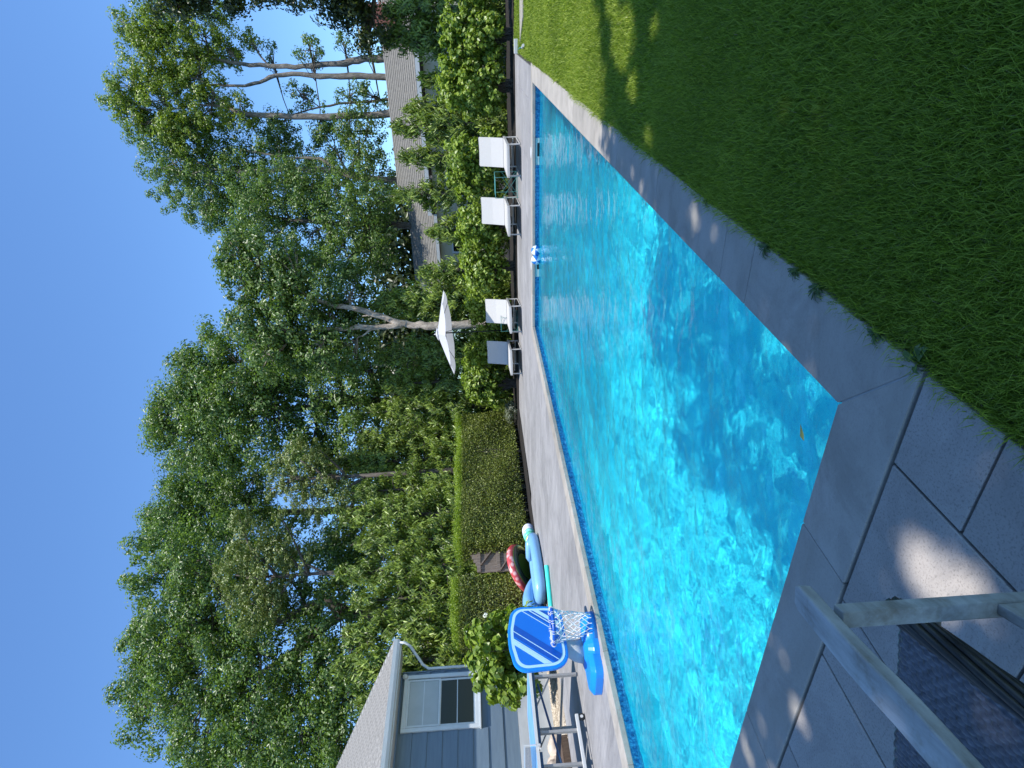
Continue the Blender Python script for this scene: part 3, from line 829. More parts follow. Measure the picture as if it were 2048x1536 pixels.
for (X0, X1, Y0, Y1, n, h_, w_) in ((-.87, .55, .55, 2.2, 95000, .046, .0014), (-.87, .6, 2.2, 4.5, 80000, .048, .002), (-.87, .9, 4.5, 8, 56000, .052, .0032), (-.87, 1.0, 8, 12.5, 36000, .06, .005),
                                   (-.87, 1.2, 12.5, 17.3, 22000, .06, .007), (.55, 2.5, -.6, 6, 30000, .06, .004), (.6, 4, 6, 17.3, 26000, .06, .008)):
    V, Fc = grass('lawn_grass', X0, X1, Y0, Y1, n, h_, w_, '')
    gv.append(V); gf.append(Fc + off); off += len(V)
# dry blades in the thatch and a shaggy edge that leans over the coping
M['straw'] = leaf_mat('dry_grass', [(.16, .13, .06), (.30, .25, .12), (.42, .36, .2)], trans=.2)
sv, sf, so_ = [], [], 0
for (X0, X1, Y0, Y1, n, h_, w_) in ((-.86, .5, .55, 3, 3600, .034, .0012), (-.86, .6, 3, 8, 3600, .036, .002)):
    V, Fc = grass('dry_grass', X0, X1, Y0, Y1, n, h_, w_, ''); sv.append(V); sf.append(Fc + so_); so_ += len(V)
tag(np_mesh('dry_grass', np.concatenate(sv), np.concatenate(sf), M['straw'], None, 3), 'dry straw coloured blades scattered through the lawn', 'grass', kind='stuff')
for (X0, X1, Y0, Y1, n, h_, w_) in ((-.885, -.83, .75, 3.4, 2600, .062, .0018), (-.885, -.83, 3.4, 8, 2200, .06, .003)):
    V, Fc = grass('edge', X0, X1, Y0, Y1, n, h_, w_, ''); gv.append(V); gf.append(Fc + off); off += len(V)
gr = np_mesh('lawn_grass', np.concatenate(gv), np.concatenate(gf), M['grass'], None, 3)
tag(gr, 'thick green lawn grass right of the pool coping', 'grass', kind='stuff')

# weeds leaning over the coping edge
def weed(x, y_, label, n, ln, wd, broad=False):
    root = empty('lawn_weed', (x, y_, -.03), 0, label, 'weed', None)
    mb = MB()
    for k in range(n):
        a = random.uniform(0, 2 * PI) if broad else random.uniform(PI * .55, PI * 1.45)
        l_ = ln * random.uniform(.6, 1.15); d = Vector((math.cos(a), math.sin(a), 0)); s = Vector((-d.y, d.x, 0)) * wd * random.uniform(.7, 1.2)
        e = random.uniform(.2, .8)
        p0, p1, p2, p3 = Vector((0, 0, 0)), d * l_ * .35 + Vector((0, 0, l_ * .42 * e + .03)), d * l_ * .75 + Vector((0, 0, l_ * .45 * e + .03)), d * l_ + Vector((0, 0, l_ * .25 * e + .02))
        mb.add([p0 - s * .3, p0 + s * .3, p1 + s, p1 - s, p2 + s * .8, p2 - s * .8, p3], [(0, 1, 2, 3), (3, 2, 4, 5), (5, 4, 6)])
    mb.build('leaves', M['weed'], root)
M['weed'] = leaf_mat('weed_blades', [(.03, .07, .015), (.06, .12, .02), (.10, .17, .03)], trans=.3)
weed(-.85, 1.43, 'broad leaved weed at the corner where lawn, coping and pavers meet', 7, .055, .011, True)
weed(-.85, 2.42, 'tuft of crabgrass leaning over the coping, nearest the first seam', 30, .06, .0028)
weed(-.85, 2.16, 'tuft of crabgrass leaning over the coping, middle of the row', 26, .055, .0028)
weed(-.85, 1.98, 'long bladed tuft drooping onto the coping closest to the paver corner', 30, .065, .003)
weed(-.85, 1.62, 'small tuft of grass over the edge beside the mitred corner', 20, .05, .0028)
weed(-.85, 3.15, 'small tuft of grass on the lawn edge beside the dappled coping', 14, .05, .0028)

# ================================================================== blue house
HX = -13.5; HY1 = 9.35; HB = .76; HE = 3.41
M['siding'] = simple('slate_blue_siding', (.115, .165, .215), (.15, .205, .255), 3, .5, .001, stretch=(1, .5, 6), bscale=12)
M['soffit'] = mat('white_soffit', (0.508, 0.533, 0.525), .5)
M['shingle'] = simple('pale_grey_shingle', (.13, .125, .115), (.31, .30, .28), 14, .9, .004, bscale=60)
M['shingle_dark'] = simple('weathered_shingle', (.11, .105, .095), (.22, .21, .185), 9, .9, .004, bscale=60)
M['foundation'] = simple('pale_stucco', (0.41, 0.443, 0.459), (0.541, 0.566, 0.574), 1.6, .8, .002, stretch=(1, 1, 3), bscale=60)
M['glass'] = mat('window_glass', (.010, .014, .013), .04, 0, .25)
M['curtain'] = simple('white_curtain', (.40, .43, .42), (.46, .49, .48), 2, .8)
house = empty('blue_house', (HX, 7, 0), 0, 'slate blue clapboard house with pale shingle roof and white trimmed window', 'house')
hx = 0.0
MB().bx(-6, -.03, -3.5, HY1 - 7, 0, HE).build('wall', M['siding'], house)
nb = 8; bh = (HE - HB) / nb
for i in range(nb):
    z0 = HB + i * bh
    # board leans out at its foot; skip behind the window by splitting
    segs = [(-3.5, HY1 - 7)]
    if z0 + bh > 1.69 + .03 and z0 < 3.25 - .03: segs = [(-3.5, 1.0 - .09), (2.18 + .09, HY1 - 7)]
    for a, b in segs:
        mb = MB(); g_ = .004
        mb.add([(-.028, a, z0 + g_), (.018, a, z0 + g_), (-.002, a, z0 + bh), (-.028, a, z0 + bh),
                (-.028, b, z0 + g_), (.018, b, z0 + g_), (-.002, b, z0 + bh), (-.028, b, z0 + bh)],
               [(0, 1, 2, 3), (4, 7, 6, 5), (0, 4, 5, 1), (1, 5, 6, 2), (2, 6, 7, 3), (3, 7, 4, 0)])
        mb.build('siding_board', M['siding'], house)
MB().bx(-6, .05, -3.5, HY1 - 7 + .02, -.1, HB - .004).build('foundation', M['foundation'], house)
MB().bx(-.03, .03, HY1 - 7, HY1 - 7 + .03, HB, HE).build('corner_board', M['siding'], house)
# window: y 8.0..9.18, z 1.69..3.25
wy0, wy1, wz0, wz1 = 1.0, 2.18, 1.69, 3.25
win = empty('window', (0, 0, 0)); win.parent = house
f = MB(); t = .09
f.bx(.0, .05, wy0 - t, wy0, wz0 - t, wz1 + t); f.bx(.0, .05, wy1, wy1 + t, wz0 - t, wz1 + t)
f.bx(.0, .05, wy0, wy1, wz0 - t, wz0); f.bx(.0, .05, wy0, wy1, wz1, wz1 + t)
f.build('casing', M['white_vinyl'], win, bevel=.006)
f = MB().bx(0, .075, wy0 - t - .02, wy1 + t + .02, wz0 - t - .03, wz0 - t); f.build('sill', M['white_vinyl'], win, bevel=.005)
zm = (wz0 + wz1) / 2 + .02
for (za, zb_, xo) in ((zm, wz1, .025), (wz0, zm + .03, .005)):
    s = MB(); q = .045
    s.bx(xo - .03, xo, wy0 + .02, wy0 + .02 + q, za, zb_); s.bx(xo - .03, xo, wy1 - .02 - q, wy1 - .02, za, zb_)
    s.bx(xo - .03, xo, wy0 + .02 + q, wy1 - .02 - q, za, za + q); s.bx(xo - .03, xo, wy0 + .02 + q, wy1 - .02 - q, zb_ - q, zb_)
    s.bx(xo - .024, xo - .003, wy0 + .02 + q, wy1 - .02 - q, (za + zb_) / 2 - .01, (za + zb_) / 2 + .01)
    s.build('sash', M['white_vinyl'], win)
    gm = M['glass']
    MB().bx(xo - .018, xo - .012, wy0 + .06, wy1 - .06, za + q, zb_ - q).build('glass_pane', M['pane_top'] if False else gm, win)
MB().bx(.014, .0165, wy0 + .07, wy1 - .07, zm + .05, wz1 - .05).build('curtain', M['curtain'], win)
# eave, gutter, roof
EX = .5; EY = HY1 - 7 + .52
MB().bx(-.03, EX, -3.5, EY, HE + .03, HE + .05).build('soffit', M['soffit'], house)
MB().bx(EX, EX + .02, -3.5, EY, HE + .0, HE + .16).build('fascia', M['white_vinyl'], house)
gm_ = MB(); gp = [(EX + .02, HE + .17), (EX + .02, HE + .05), (EX + .08, HE + .03), (EX + .115, HE + .09), (EX + .13, HE + .17), (EX + .12, HE + .17), (EX + .105, HE + .095), (EX + .075, HE + .042), (EX + .03, HE + .06), (EX + .03, HE + .17)]
gm_.prism(gp, -3.5, EY, lambda a, b, c: (a, c, b)); gm_.build('gutter', M['white_vinyl'], house)
SL = (5.73 - 3.5) / (18.33 - 13.0)
def rz(x): return HE + .17 + (EX + .02 - x) * SL
ra = [(EX + .05, rz(EX + .05)), (-5.6, rz(-5.6)), (-5.6, rz(-5.6) + .05), (EX + .05, rz(EX + .05) + .03)]
MB().prism([(EX + .05, rz(EX + .05)), (-5.6, rz(-5.6)), (-5.6, rz(-5.6) + .02), (EX + .05, rz(EX + .05) + .02)], -3.5, EY + .03, lambda a, b, c: (a, c, b)).build('roof_deck', M['soffit'], house)
MB().prism([(EX, rz(EX) - .14), (-5.6, rz(-5.6) - .14), (-5.6, rz(-5.6)), (EX, rz(EX))], EY - .02, EY + .01, lambda a, b, c: (a, c, b)).build('rake_board', M['white_vinyl'], house)
MB().prism([(-.03, HE), (-5.6, HE), (-5.6, rz(-5.6) - .02), (-.03, rz(-.03) - .02)], HY1 - 7 - .08, HY1 - 7, lambda a, b, c: (a, c, b)).build('gable_wall', M['siding'], house)
# shingle tabs: near courses as single pieces sharing one mesh, the rest joined
sh_me = None; cs = .135; nrow = 0
ang = math.atan(SL); rest = MB(); cnt = 0
y_lo = -2.6
for r_i in range(43):
    x = EX + .06 - r_i * cs * math.cos(ang); z = rz(x) + .024
    yy = EY + .03 - (.16 if r_i % 2 else 0)
    while yy > y_lo:
        w = .32
        c = (x - .06, yy - w / 2, z + .06 * SL + random.uniform(0, .004))
        if cnt < 290 and yy > 1.0 and r_i < 40:
            if sh_me is None:
                R_ = Matrix.Rotation(ang * 1 - .03, 3, 'Y')
                o = MB().box((0, 0, 0), (.15, .315, .012), Matrix.Rotation(ang, 3, 'Y')).build('shingle', M['shingle'], house); sh_me = o
            else:
                o = sh_me.copy(); COL.objects.link(o)
            o.location = c; cnt += 1
        else:
            rest.box(c, (.15, .315, .012), Matrix.Rotation(ang, 3, 'Y'))
        yy -= w
tag(rest.build('shingle_courses', M['shingle'], house), kind='stuff')
# downspout elbow
MB().tube([(EX + .07, EY - .08, HE + .04), (EX + .07, EY - .08, HE - .08), (EX - .02, EY - .12, HE - .2), (.12, EY - .38, HE - .48), (.06, HY1 - 7 + .06, HE - .62), (.06, HY1 - 7 + .06, HE - .9), (.06, HY1 - 7 + .06, .3)], .034, 10).build('downspout', M['white_vinyl'], house, smooth=True)
sl = MB().lathe([(.03, 0), (.055, .02), (.06, .06), (.045, .09), (.01, .1)], (.02, 2.25 - .02, 3.33), 14, rot=Matrix.Rotation(PI / 2, 3, 'Y'))
sl.build('security_light', M['white_vinyl'], house, smooth=True)
MB().bx(.02, .09, -.13, .02, 1.86, 2.02).build('outlet_cover', M['grey_metal'], house, bevel=.008)
# gravel strip and drain box
grv = []
stones = MB().lathe([(.004, -.008), (.016, -.004), (.018, .003), (.009, .010), (.002, .011)], (0, 0, 0), 6).build('gravel_bed_seed', None) if False else None
M['pebble'] = simple('tan_pebble', (.20, .16, .12), (.46, .40, .32), 40, .8, kind='World')
nG = 9000
V0 = np.array([(1, 0, 0), (.4, .9, 0), (-.6, .7, 0), (-1, -.1, 0), (-.3, -.9, 0), (.6, -.8, 0), (0, 0, .75)]) 
F0 = np.array([(0, 1, 6), (1, 2, 6), (2, 3, 6), (3, 4, 6), (4, 5, 6), (5, 0, 6)])
gx_ = RNG.uniform(-13.3, -10.95, nG); gy_ = RNG.uniform(3.3, 9.2, nG)
keep = ~((gx_ > -11.6) & (gy_ > 6.6)) | (gx_ < -11.6)
gx_, gy_ = gx_[keep], gy_[keep]; nG = len(gx_)
sc = RNG.uniform(.012, .028, nG); aa = RNG.uniform(0, 6.28, nG)
Vx = V0[None, :, 0] * np.cos(aa)[:, None] - V0[None, :, 1] * np.sin(aa)[:, None]
Vy = V0[None, :, 0] * np.sin(aa)[:, None] + V0[None, :, 1] * np.cos(aa)[:, None]
VV = np.stack([gx_[:, None] + Vx * sc[:, None], gy_[:, None] + Vy * sc[:, None] * .8, -.004 + V0[None, :, 2] * sc[:, None] + RNG.random((nG, 1)) * .006], 2).reshape(-1, 3)
FF = (np.arange(nG)[:, None, None] * 7 + F0[None]).reshape(-1, 3)
pm = leaf_mat('pebbles', [(.16, .12, .085), (.38, .32, .24), (.62, .56, .46)], rough=.8, trans=0.0)
gvo = np_mesh('gravel', VV, FF, pm, None, 3); tag(gvo, 'tan pebble strip between pavers and house foundation', 'gravel', kind='stuff')
bed('gravel_bed', [(-13.45, 3.2), (-10.93, 3.2), (-10.93, 9.2), (-13.45, 9.2)], -.006, M['pebble'])
cr = empty('drain_crate', (-11.35, 5.85, 0), .08, 'brown wooden crate sunk in the pebbles behind the tennis table', 'crate')
M['brown'] = simple('dark_brown_wood', (.06, .035, .02), (.13, .085, .055), 8, .8, stretch=(1, 6, 1))
for i in range(5): MB().bx(-.42 + i * .17, -.42 + i * .17 + .155, -.3, .3, .10, .125).build('slat', M['brown'], cr)
c_ = MB(); c_.bx(-.43, .43, -.3, -.27, 0, .098); c_.bx(-.43, .43, .27, .3, 0, .098); c_.bx(-.43, -.40, -.27, .27, 0, .098); c_.bx(.40, .43, -.27, .27, 0, .098); c_.build('crate_side', M['brown'], cr)
M['rock'] = simple('tan_boulder', (.36, .28, .22), (.62, .53, .44), 5, .85, .01)
for i, (x, y_, s, lb) in enumerate([(-12.6, 6.35, .26, 'largest tan boulder in the pebbles beside the drain crate'), (-12.55, 6.85, .19, 'middle sized tan rock on the pebbles by the house foundation'), (-12.7, 5.85, .22, 'tan rock furthest left on the pebbles behind the tennis table')]):
    bm = bmesh.new(); bmesh.ops.create_icosphere(bm, subdivisions=3, radius=1)
    for v in bm.verts:
        n_ = 1 + .16 * math.sin(v.co.x * 3.1 + i) * math.cos(v.co.y * 4 + i) + .1 * math.sin(v.co.z * 6 + v.co.x * 5)
        v.co = Vector((v.co.x * s * 1.3 * n_, v.co.y * s * 1.5 * n_, v.co.z * s * .75 * n_))
    me = bpy.data.meshes.new('boulder'); bm.to_mesh(me); bm.free()
    o = link('boulder', me, M['rock'], None, True); o.location = (x, y_, s * .5); tag(o, lb, 'rock')

# ================================================================== neighbour house
M['cream'] = simple('cream_paint', (.50, .46, .32), (.58, .54, .40), 3, .6)
M['brick'] = simple('red_brick', (.20, .07, .05), (.34, .14, .10), 20, .85)
nh = empty('neighbour_house', (-6.5, 32, 0), 0, 'low neighbour house with long grey shingle roof behind the evergreens', 'house')
def nroof(xa, xb, zr, ze, yr, ye, ov_):
    mb = MB(); n = 16
    for i in range(n):                       # lapped shingle courses
        t0, t1 = i / n, (i + 1) / n
        za, zb2 = ze + (zr - ze) * t0, ze + (zr - ze) * t1
        ya, yb2 = ye + (yr - ye) * t0, ye + (yr - ye) * t1
        mb.add([(xa, ya, za + .03), (xb, ya, za + .03), (xb, yb2, zb2), (xa, yb2, zb2), (xa, ya, za), (xb, ya, za)], [(0, 1, 2, 3), (0, 4, 5, 1)])
    mb.add([(xa, yr, zr), (xb, yr, zr), (xb, yr * 2 - ye, ze), (xa, yr * 2 - ye, ze)], [(0, 1, 2, 3)])
    return mb
nroof(-1.8, 7.0, 5.15, 3.35, 2.2, -2.2, 0).build('roof', M['shingle_dark'], nh)
nroof(-6.6, -1.8, 4.7, 3.1, 2.0, -2.0, 0).build('roof', M['shingle_dark'], nh)
MB().bx(-1.85, 7.0, -2.24, -2.2, 3.17, 3.35).build('fascia', M['white_vinyl'], nh)
MB().bx(-6.6, -1.85, -2.04, -2.0, 2.95, 3.1).build('fascia', M['white_vinyl'], nh)
MB().bx(-6.2, 6.8, -1.7, 1.7, 0, 3.05).build('wall', M['cream'], nh)
mb = MB(); mb.add([(-6.2, -1.9, 3.05), (-6.2, 1.9, 3.05), (-6.2, 0, 4.6)], [(0, 1, 2)]); mb.build('gable', M['cream'], nh)
for wx in (2.2, 4.3, -3.4, -.6):
    w_ = empty('window', (wx, -1.7, 1.75)); w_.parent = nh
    f = MB(); f.bx(-.5, -.42, -.04, 0, -.6, .6); f.bx(.42, .5, -.04, 0, -.6, .6); f.bx(-.42, .42, -.04, 0, -.6, -.52); f.bx(-.42, .42, -.04, 0, .52, .6); f.bx(-.42, .42, -.035, 0, -.02, .02)
    f.build('frame', M['white_vinyl'], w_); MB().bx(-.42, .42, -.012, -.004, -.52, .52).build('glass_pane', M['glass'], w_)
ch = empty('chimney', (6.35, 0, 0)); ch.parent = nh
bm0 = None; cb = 0
MB().bx(-.38, .38, -.3, .3, 3.4, 5.55).build('chimney_core', M['grout_pale'], ch)
for r_i in range(22):
    for k in range(4):
        xx = -.40 + (k + (.5 if r_i % 2 else 0)) * .205
        if xx > .36: continue
        if bm0 is None:
            bm0 = MB().bx(0, .195, 0, .09, 0, .07).build('brick', M['brick'], ch); o = bm0
        else: o = bm0.copy(); COL.objects.link(o)
        o.location = (xx, -.34, 3.85 + r_i * .08)
for r_i in range(22):
    for k in range(3):
        o = bm0.copy(); COL.objects.link(o); o.rotation_euler = (0, 0, PI / 2)
        o.location = (-.37, -.3 + k * .205, 3.85 + r_i * .08)
MB().bx(-.45, .45, -.38, .38, 5.6, 5.68).build('chimney_cap', M['brick'], ch)

# ================================================================== wooden gate between the hedges
M['oldwood'] = simple('weathered_grey_wood', (.12, .095, .075), (.26, .215, .18), 5, .85, .003, stretch=(5, 5, .8), bscale=18)
gt = empty('garden_gate', (-13.05, 11.78, 0), 0, 'weathered grey board gate with cross braces between the two hedges', 'gate')
def board(y0, y1, z0, z1, x=0, th=.022):
    MB().bx(x - th / 2, x + th / 2, y0 + .003, y1 - .003, z0, z1).build('gate_board', M['oldwood'], gt, bevel=.003, seg=1)
gy0, gy1 = .12, 1.12
for i in range(8):
    a = gy0 + i * .125; tt = (i + .5) / 8
    board(a, a + .125, .06, 1.80 - .35 * (1 - tt) ** 1.6)
for z in (.35, .98, 1.52): MB().bx(.012, .05, gy0, gy1, z - .05, z + .05).build('rail', M['oldwood'], gt, bevel=.003)
MB().beam((.028, gy1 - .05, 1.02), (.028, gy0 + .25, 1.46), .034, .08, (1, 0, 0)).build('brace', M['oldwood'], gt)
MB().beam((.028, gy1 - .05, .40), (.028, gy0 + .05, .92), .034, .08, (1, 0, 0)).build('brace', M['oldwood'], gt)
MB().bx(-.06, .06, gy1 + .02, gy1 + .14, 0, 1.95).build('gate_post', M['oldwood'], gt, bevel=.006)
MB().tube([(.065, gy1 + .03, 1.25), (.075, gy1 - .1, 1.22), (.07, gy1 - .28, 1.02)], .012, 6).build('latch_cord', M['black'], gt, smooth=True)
# ================================================================== loungers
M['sling'] = simple('white_sling_fabric', (.41, .405, .39), (.45, .445, .43), 40, .75, .0006, bscale=400)
M['frame'] = simple('pale_grey_frame', (0.394, 0.385, 0.369), (0.459, 0.451, 0.435), 6, .4)
def lounger():
    root = empty('sun_lounger')
    w = .74; hw = w / 2; sh = .30; Ls = 1.42
    # seat pad, slightly thick, from foot end y=0 back to the hinge
    prof = [(-.04, .0), (-.02, .045), (.0, .05)]
    mb = MB(); rings = []
    for t in (0, .08, .5, .92, 1):
        y_ = t * Ls; sag = -.012 * math.sin(PI * t)
        rings.append([Vector((-hw + .03, y_, sh + .05 + sag)), Vector((hw - .03, y_, sh + .05 + sag)), Vector((hw - .03, y_, sh + sag)), Vector((0, y_, sh - .035 + sag)), Vector((-hw + .03, y_, sh + sag))])
    mb.loft(rings).build('seat', M['sling'], root, bevel=.008)
    # side rails of the seat
    for s in (-1, 1):
        MB().bx(s * (hw - .03), s * (hw + .005), -.01, Ls + .28, sh - .015, sh + .045).build('side_rail', M['frame'], root, bevel=.006)
    MB().bx(-hw + .03, hw - .03, -.02, .02, sh - .02, sh + .03).build('foot_rail', M['frame'], root, bevel=.005)
    # back rest
    a = rad(60); c, s_ = math.cos(a), math.sin(a); Lb = .70
    rings = []
    for t in (0, .5, 1):
        d = t * Lb; y_ = Ls + d * c; z_ = sh + .05 + d * s_
        n = Vector((0, -s_, c))
        p = Vector((0, y_, z_)); q = n * .016; dd = .02 * math.sin(PI * t)
        rings.append([p + q + Vector((-hw + .01, dd, 0)), p + q + Vector((hw - .01, dd, 0)), p - q + Vector((hw - .01, dd, 0)), p - q + Vector((-hw + .01, dd, 0))])
    MB().loft(rings).build('backrest', M['sling'], root, bevel=.006)
    b = MB(); b.tube([(-hw + .04, Ls + .02, sh + .05), (-hw + .04, Ls + Lb * c + .03, sh + .06 + Lb * s_), (hw - .04, Ls + Lb * c + .03, sh + .06 + Lb * s_), (hw - .04, Ls + .02, sh + .05)], .014, 8)
    b.build('backrest_frame', M['frame'], root)
    b = MB(); b.tube([(-hw + .1, Ls + .2, .64), (-hw + .1, Ls + .45, sh + .02)], .011, 6); b.tube([(hw - .1, Ls + .2, .64), (hw - .1, Ls + .45, sh + .02)], .011, 6); b.tube([(-hw + .1, Ls + .45, sh + .02), (hw - .1, Ls + .45, sh + .02)], .011, 6)
    b.build('back_prop', M['frame'], root)
    for s in (-1, 1):
        for y_ in (.14, Ls + .12):
            MB().tube([(s * (hw - .015), y_, sh), (s * (hw - .01), y_, 0.012)], .019, 8).build('leg', M['frame'], root)
        MB().tube([(s * (hw - .012), .14, .018), (s * (hw - .012), Ls + .12, .018)], .013, 6).build('floor_rail', M['frame'], root)
    MB().tube([(-hw + .02, Ls + .12, .10), (hw - .02, Ls + .12, .10)], .016, 6).build('cross_bar', M['frame'], root)
    MB().tube([(-hw + .02, .5, .2), (hw - .02, .5, .2)], .012, 6).build('cross_bar', M['frame'], root)
    return root
L0 = lounger()
spots = [((-2.73, 15.5), 'white sun lounger at the right end of the row, nearest the lawn', 3), ((-4.24, 15.75), 'white sun lounger second from the right, by the teal folding stand', 6),
         ((-7.03, 15.86), 'white sun lounger with one side of its back in parasol shade', 15), ((-8.42, 15.95), 'sun lounger whose whole backrest lies in blue parasol shade', 17)]
for i, ((fx, fy), lb, rz_) in enumerate(spots):
    o = L0 if i == 0 else copy_tree(L0)
    a = rad(rz_); hw = .36
    cx, cy = fx - math.cos(a) * hw + math.sin(a) * .14 * 1, fy - math.sin(a) * hw - math.cos(a) * .14
    o.location = (cx, cy, .004); o.rotation_euler = (0, 0, a)
    tag(o, lb, 'sun lounger', 'sun loungers at the far end of the pool')
# teal folding stands with tray tops
M['teal'] = simple('teal_painted_steel', (.05, .20, .19), (.08, .27, .25), 9, .4)
def stand():
    r = empty('folding_side_table'); w, d, h = .27, .22, .60
    for sx in (-1, 1):
        for sy in (-1, 1):
            MB().tube([(sx * w, sy * d, 0), (sx * w, sy * d, h)], .006, 6).build('leg', M['teal'], r)
    b = MB()
    for z in (.03, h): b.tube([(-w, -d, z), (w, -d, z), (w, d, z), (-w, d, z)], .008, 6, closed=True)
    b.build('rim', M['teal'], r)
    b = MB()
    for sy in (-1, 1): b.tube([(-w, sy * d, .04), (w, sy * d, .42)], .004, 5); b.tube([(w, sy * d * .96, .04), (-w, sy * d * .96, .42)], .004, 5)
    b.build('cross_brace', M['teal'], r)
    b = MB()
    for k in range(9): b.tube([(-w, -d + d * 2 * (k + .5) / 9, h), (w, -d + d * 2 * (k + .5) / 9, h)], .0035, 4)
    b.build('tray', M['teal'], r)
    return r
T0 = stand()
for i, (x, y_, lb, s) in enumerate([(-3.92, 16.6, 'teal folding table frame between the two right hand loungers', 1), (-8.08, 17.15, 'teal folding table frame under the parasol between two loungers', .88)]):
    o = T0 if i == 0 else copy_tree(T0)
    o.location = (x, y_, .004); o.rotation_euler = (0, 0, rad(-6)); o.scale = (s, s, s); tag(o, lb, 'side table', 'teal side tables beside the loungers')
# ================================================================== parasol
M['canvas'] = mat('white_parasol_canvas', (0.607, 0.623, 0.672), .85)
_tr = N(M['canvas'], 'ShaderNodeBsdfTranslucent'); _tr.inputs['Color'].default_value = (.6, .62, .67, 1)
_mx = N(M['canvas'], 'ShaderNodeMixShader'); _mx.inputs[0].default_value = .35
L(M['canvas'], P(M['canvas']).outputs[0], _mx.inputs[1]); L(M['canvas'], _tr.outputs[0], _mx.inputs[2]); L(M['canvas'], _mx.outputs[0], M['canvas'].node_tree.nodes['Material Output'].inputs['Surface'])
M['pole'] = mat('dark_bronze_pole', (.02, .03, .03), .4, .6)
par = empty('parasol', (-8.58, 17.55, 0), 0, 'white octagonal parasol on dark pole over the two left loungers', 'parasol')
tilt = Matrix.Rotation(rad(-4.5), 3, 'Y')
def tp(v): return tilt @ Vector(v) + Vector((0, 0, 2.14))
MB().tube([(0, 0, 0), (0, 0, 2.2), tuple(tp((0, 0, .40)))], .019, 10).build('pole', M['pole'], par, smooth=True)
MB().lathe([(.26, 0), (.26, .05), (.06, .09), (.03, .22)], (0, 0, .004), 20).build('base', M['pole'], par)
R_o = 1.32
for k in range(8):
    a0, a1 = 2 * PI * (k + .5) / 8, 2 * PI * (k + 1.5) / 8
    V = []; nn = 5
    for i in range(nn + 1):
        t_ = i / nn
        for j in range(5):
            s = j / 4; r = R_o * t_
            x_ = r * ((1 - s) * math.cos(a0) + s * math.cos(a1)); y_ = r * ((1 - s) * math.sin(a0) + s * math.sin(a1))
            z = .36 * (1 - t_) ** .95 - .035 * math.sin(PI * s) * t_
            V.append(tp((x_, y_, z)))
    Fq = [(i * 5 + j, i * 5 + j + 1, (i + 1) * 5 + j + 1, (i + 1) * 5 + j) for i in range(nn) for j in range(4)]
    MB().add(V, Fq).build('canopy_panel', M['canvas'], par, smooth=True)
    MB().tube([tp((0, 0, .10)), tp((R_o * .5 * math.cos(a0), R_o * .5 * math.sin(a0), .15))], .007, 5).build('strut', M['pole'], par)
    MB().tube([tp((0, 0, .335)), tp((R_o * .99 * math.cos(a0), R_o * .99 * math.sin(a0), -.012))], .008, 5).build('rib', M['pole'], par)
V = []
for t_ in (0.0, .5, 1.0):
    for k in range(16):
        a = 2 * PI * k / 16; r = .2 * t_ + .001
        V.append(tp((r * math.cos(a), r * math.sin(a), .42 - .07 * t_ - .012 * (k % 2) * t_)))
MB().add(V, [(i * 16 + k, i * 16 + (k + 1) % 16, (i + 1) * 16 + (k + 1) % 16, (i + 1) * 16 + k) for i in range(2) for k in range(16)]).build('vent_cap', M['canvas'], par, smooth=True)
MB().lathe([(.012, 0), (.02, .02), (.006, .05)], tuple(tp((0, 0, .41))), 10).build('finial', M['white_metal'], par, smooth=True)

# ================================================================== pool basketball hoop
M['blue'] = simple('bright_blue_plastic', (.005, .20, .66), (.008, .23, .72), 4, .32)
M['blue_board'] = simple('blue_backboard_face', (.004, .145, .60), (.005, .16, .64), 2, .35)
M['blue_dark'] = simple('deep_blue_print', (.004, .075, .40), (.005, .08, .42), 4, .35)
M['ice'] = mat('pale_blue_print', (.48, .68, .80), .4)
M['grey_plastic'] = simple('grey_plastic', (.36, .38, .38), (.42, .44, .44), 5, .4)
M['cord'] = mat('white_net_cord', (0.656, 0.656, 0.656), .7)
hp = empty('pool_basketball_hoop', (-6.5, 4.83, 0), 0, 'blue poolside basketball hoop with striped backboard and white net', 'basketball hoop')
# base: filled tank with a stepped, rounded plan (y along the pool edge)
bs = MB()
def rr_ring(cx, cy, hx_, hy_, z, r_=.3, n=24):
    out_ = []
    for k in range(n):
        a = 2 * PI * k / n; ca, sa = math.cos(a), math.sin(a)
        p = 2 / 5.0 if r_ < .5 else 1
        out_.append(Vector((cx + hx_ * math.copysign(abs(ca) ** p, ca), cy + hy_ * math.copysign(abs(sa) ** p, sa), z)))
    return out_
bs.loft([rr_ring(-.04, -.42, .24, .20, 0), rr_ring(-.04, -.42, .24, .20, .09), rr_ring(-.05, -.40, .19, .16, .14)]).build('base_tank', M['blue'], hp, bevel=.008)
MB().loft([rr_ring(-.03, -.13, .30, .27, 0), rr_ring(-.03, -.13, .30, .27, .07), rr_ring(-.03, -.13, .25, .22, .13), rr_ring(-.03, -.13, .18, .16, .16)]).build('base_tank', M['blue'], hp, bevel=.008)
MB().loft([rr_ring(.20, -.04, .14, .22, .0, .6), rr_ring(.20, -.04, .135, .21, .09, .6), rr_ring(.18, -.04, .10, .16, .15, .6), rr_ring(.17, -.04, .05, .08, .17, .6)]).build('base_dome', M['blue'], hp, smooth=True)
MB().loft([rr_ring(-.08, -.14, .14, .145, .14, .6), rr_ring(-.07, -.13, .12, .125, .26, .6), rr_ring(-.04, -.08, .085, .09, .40, .6), rr_ring(-.03, -.06, .08, .085, .62, .6)]).build('pedestal', M['grey_plastic'], hp, smooth=True)
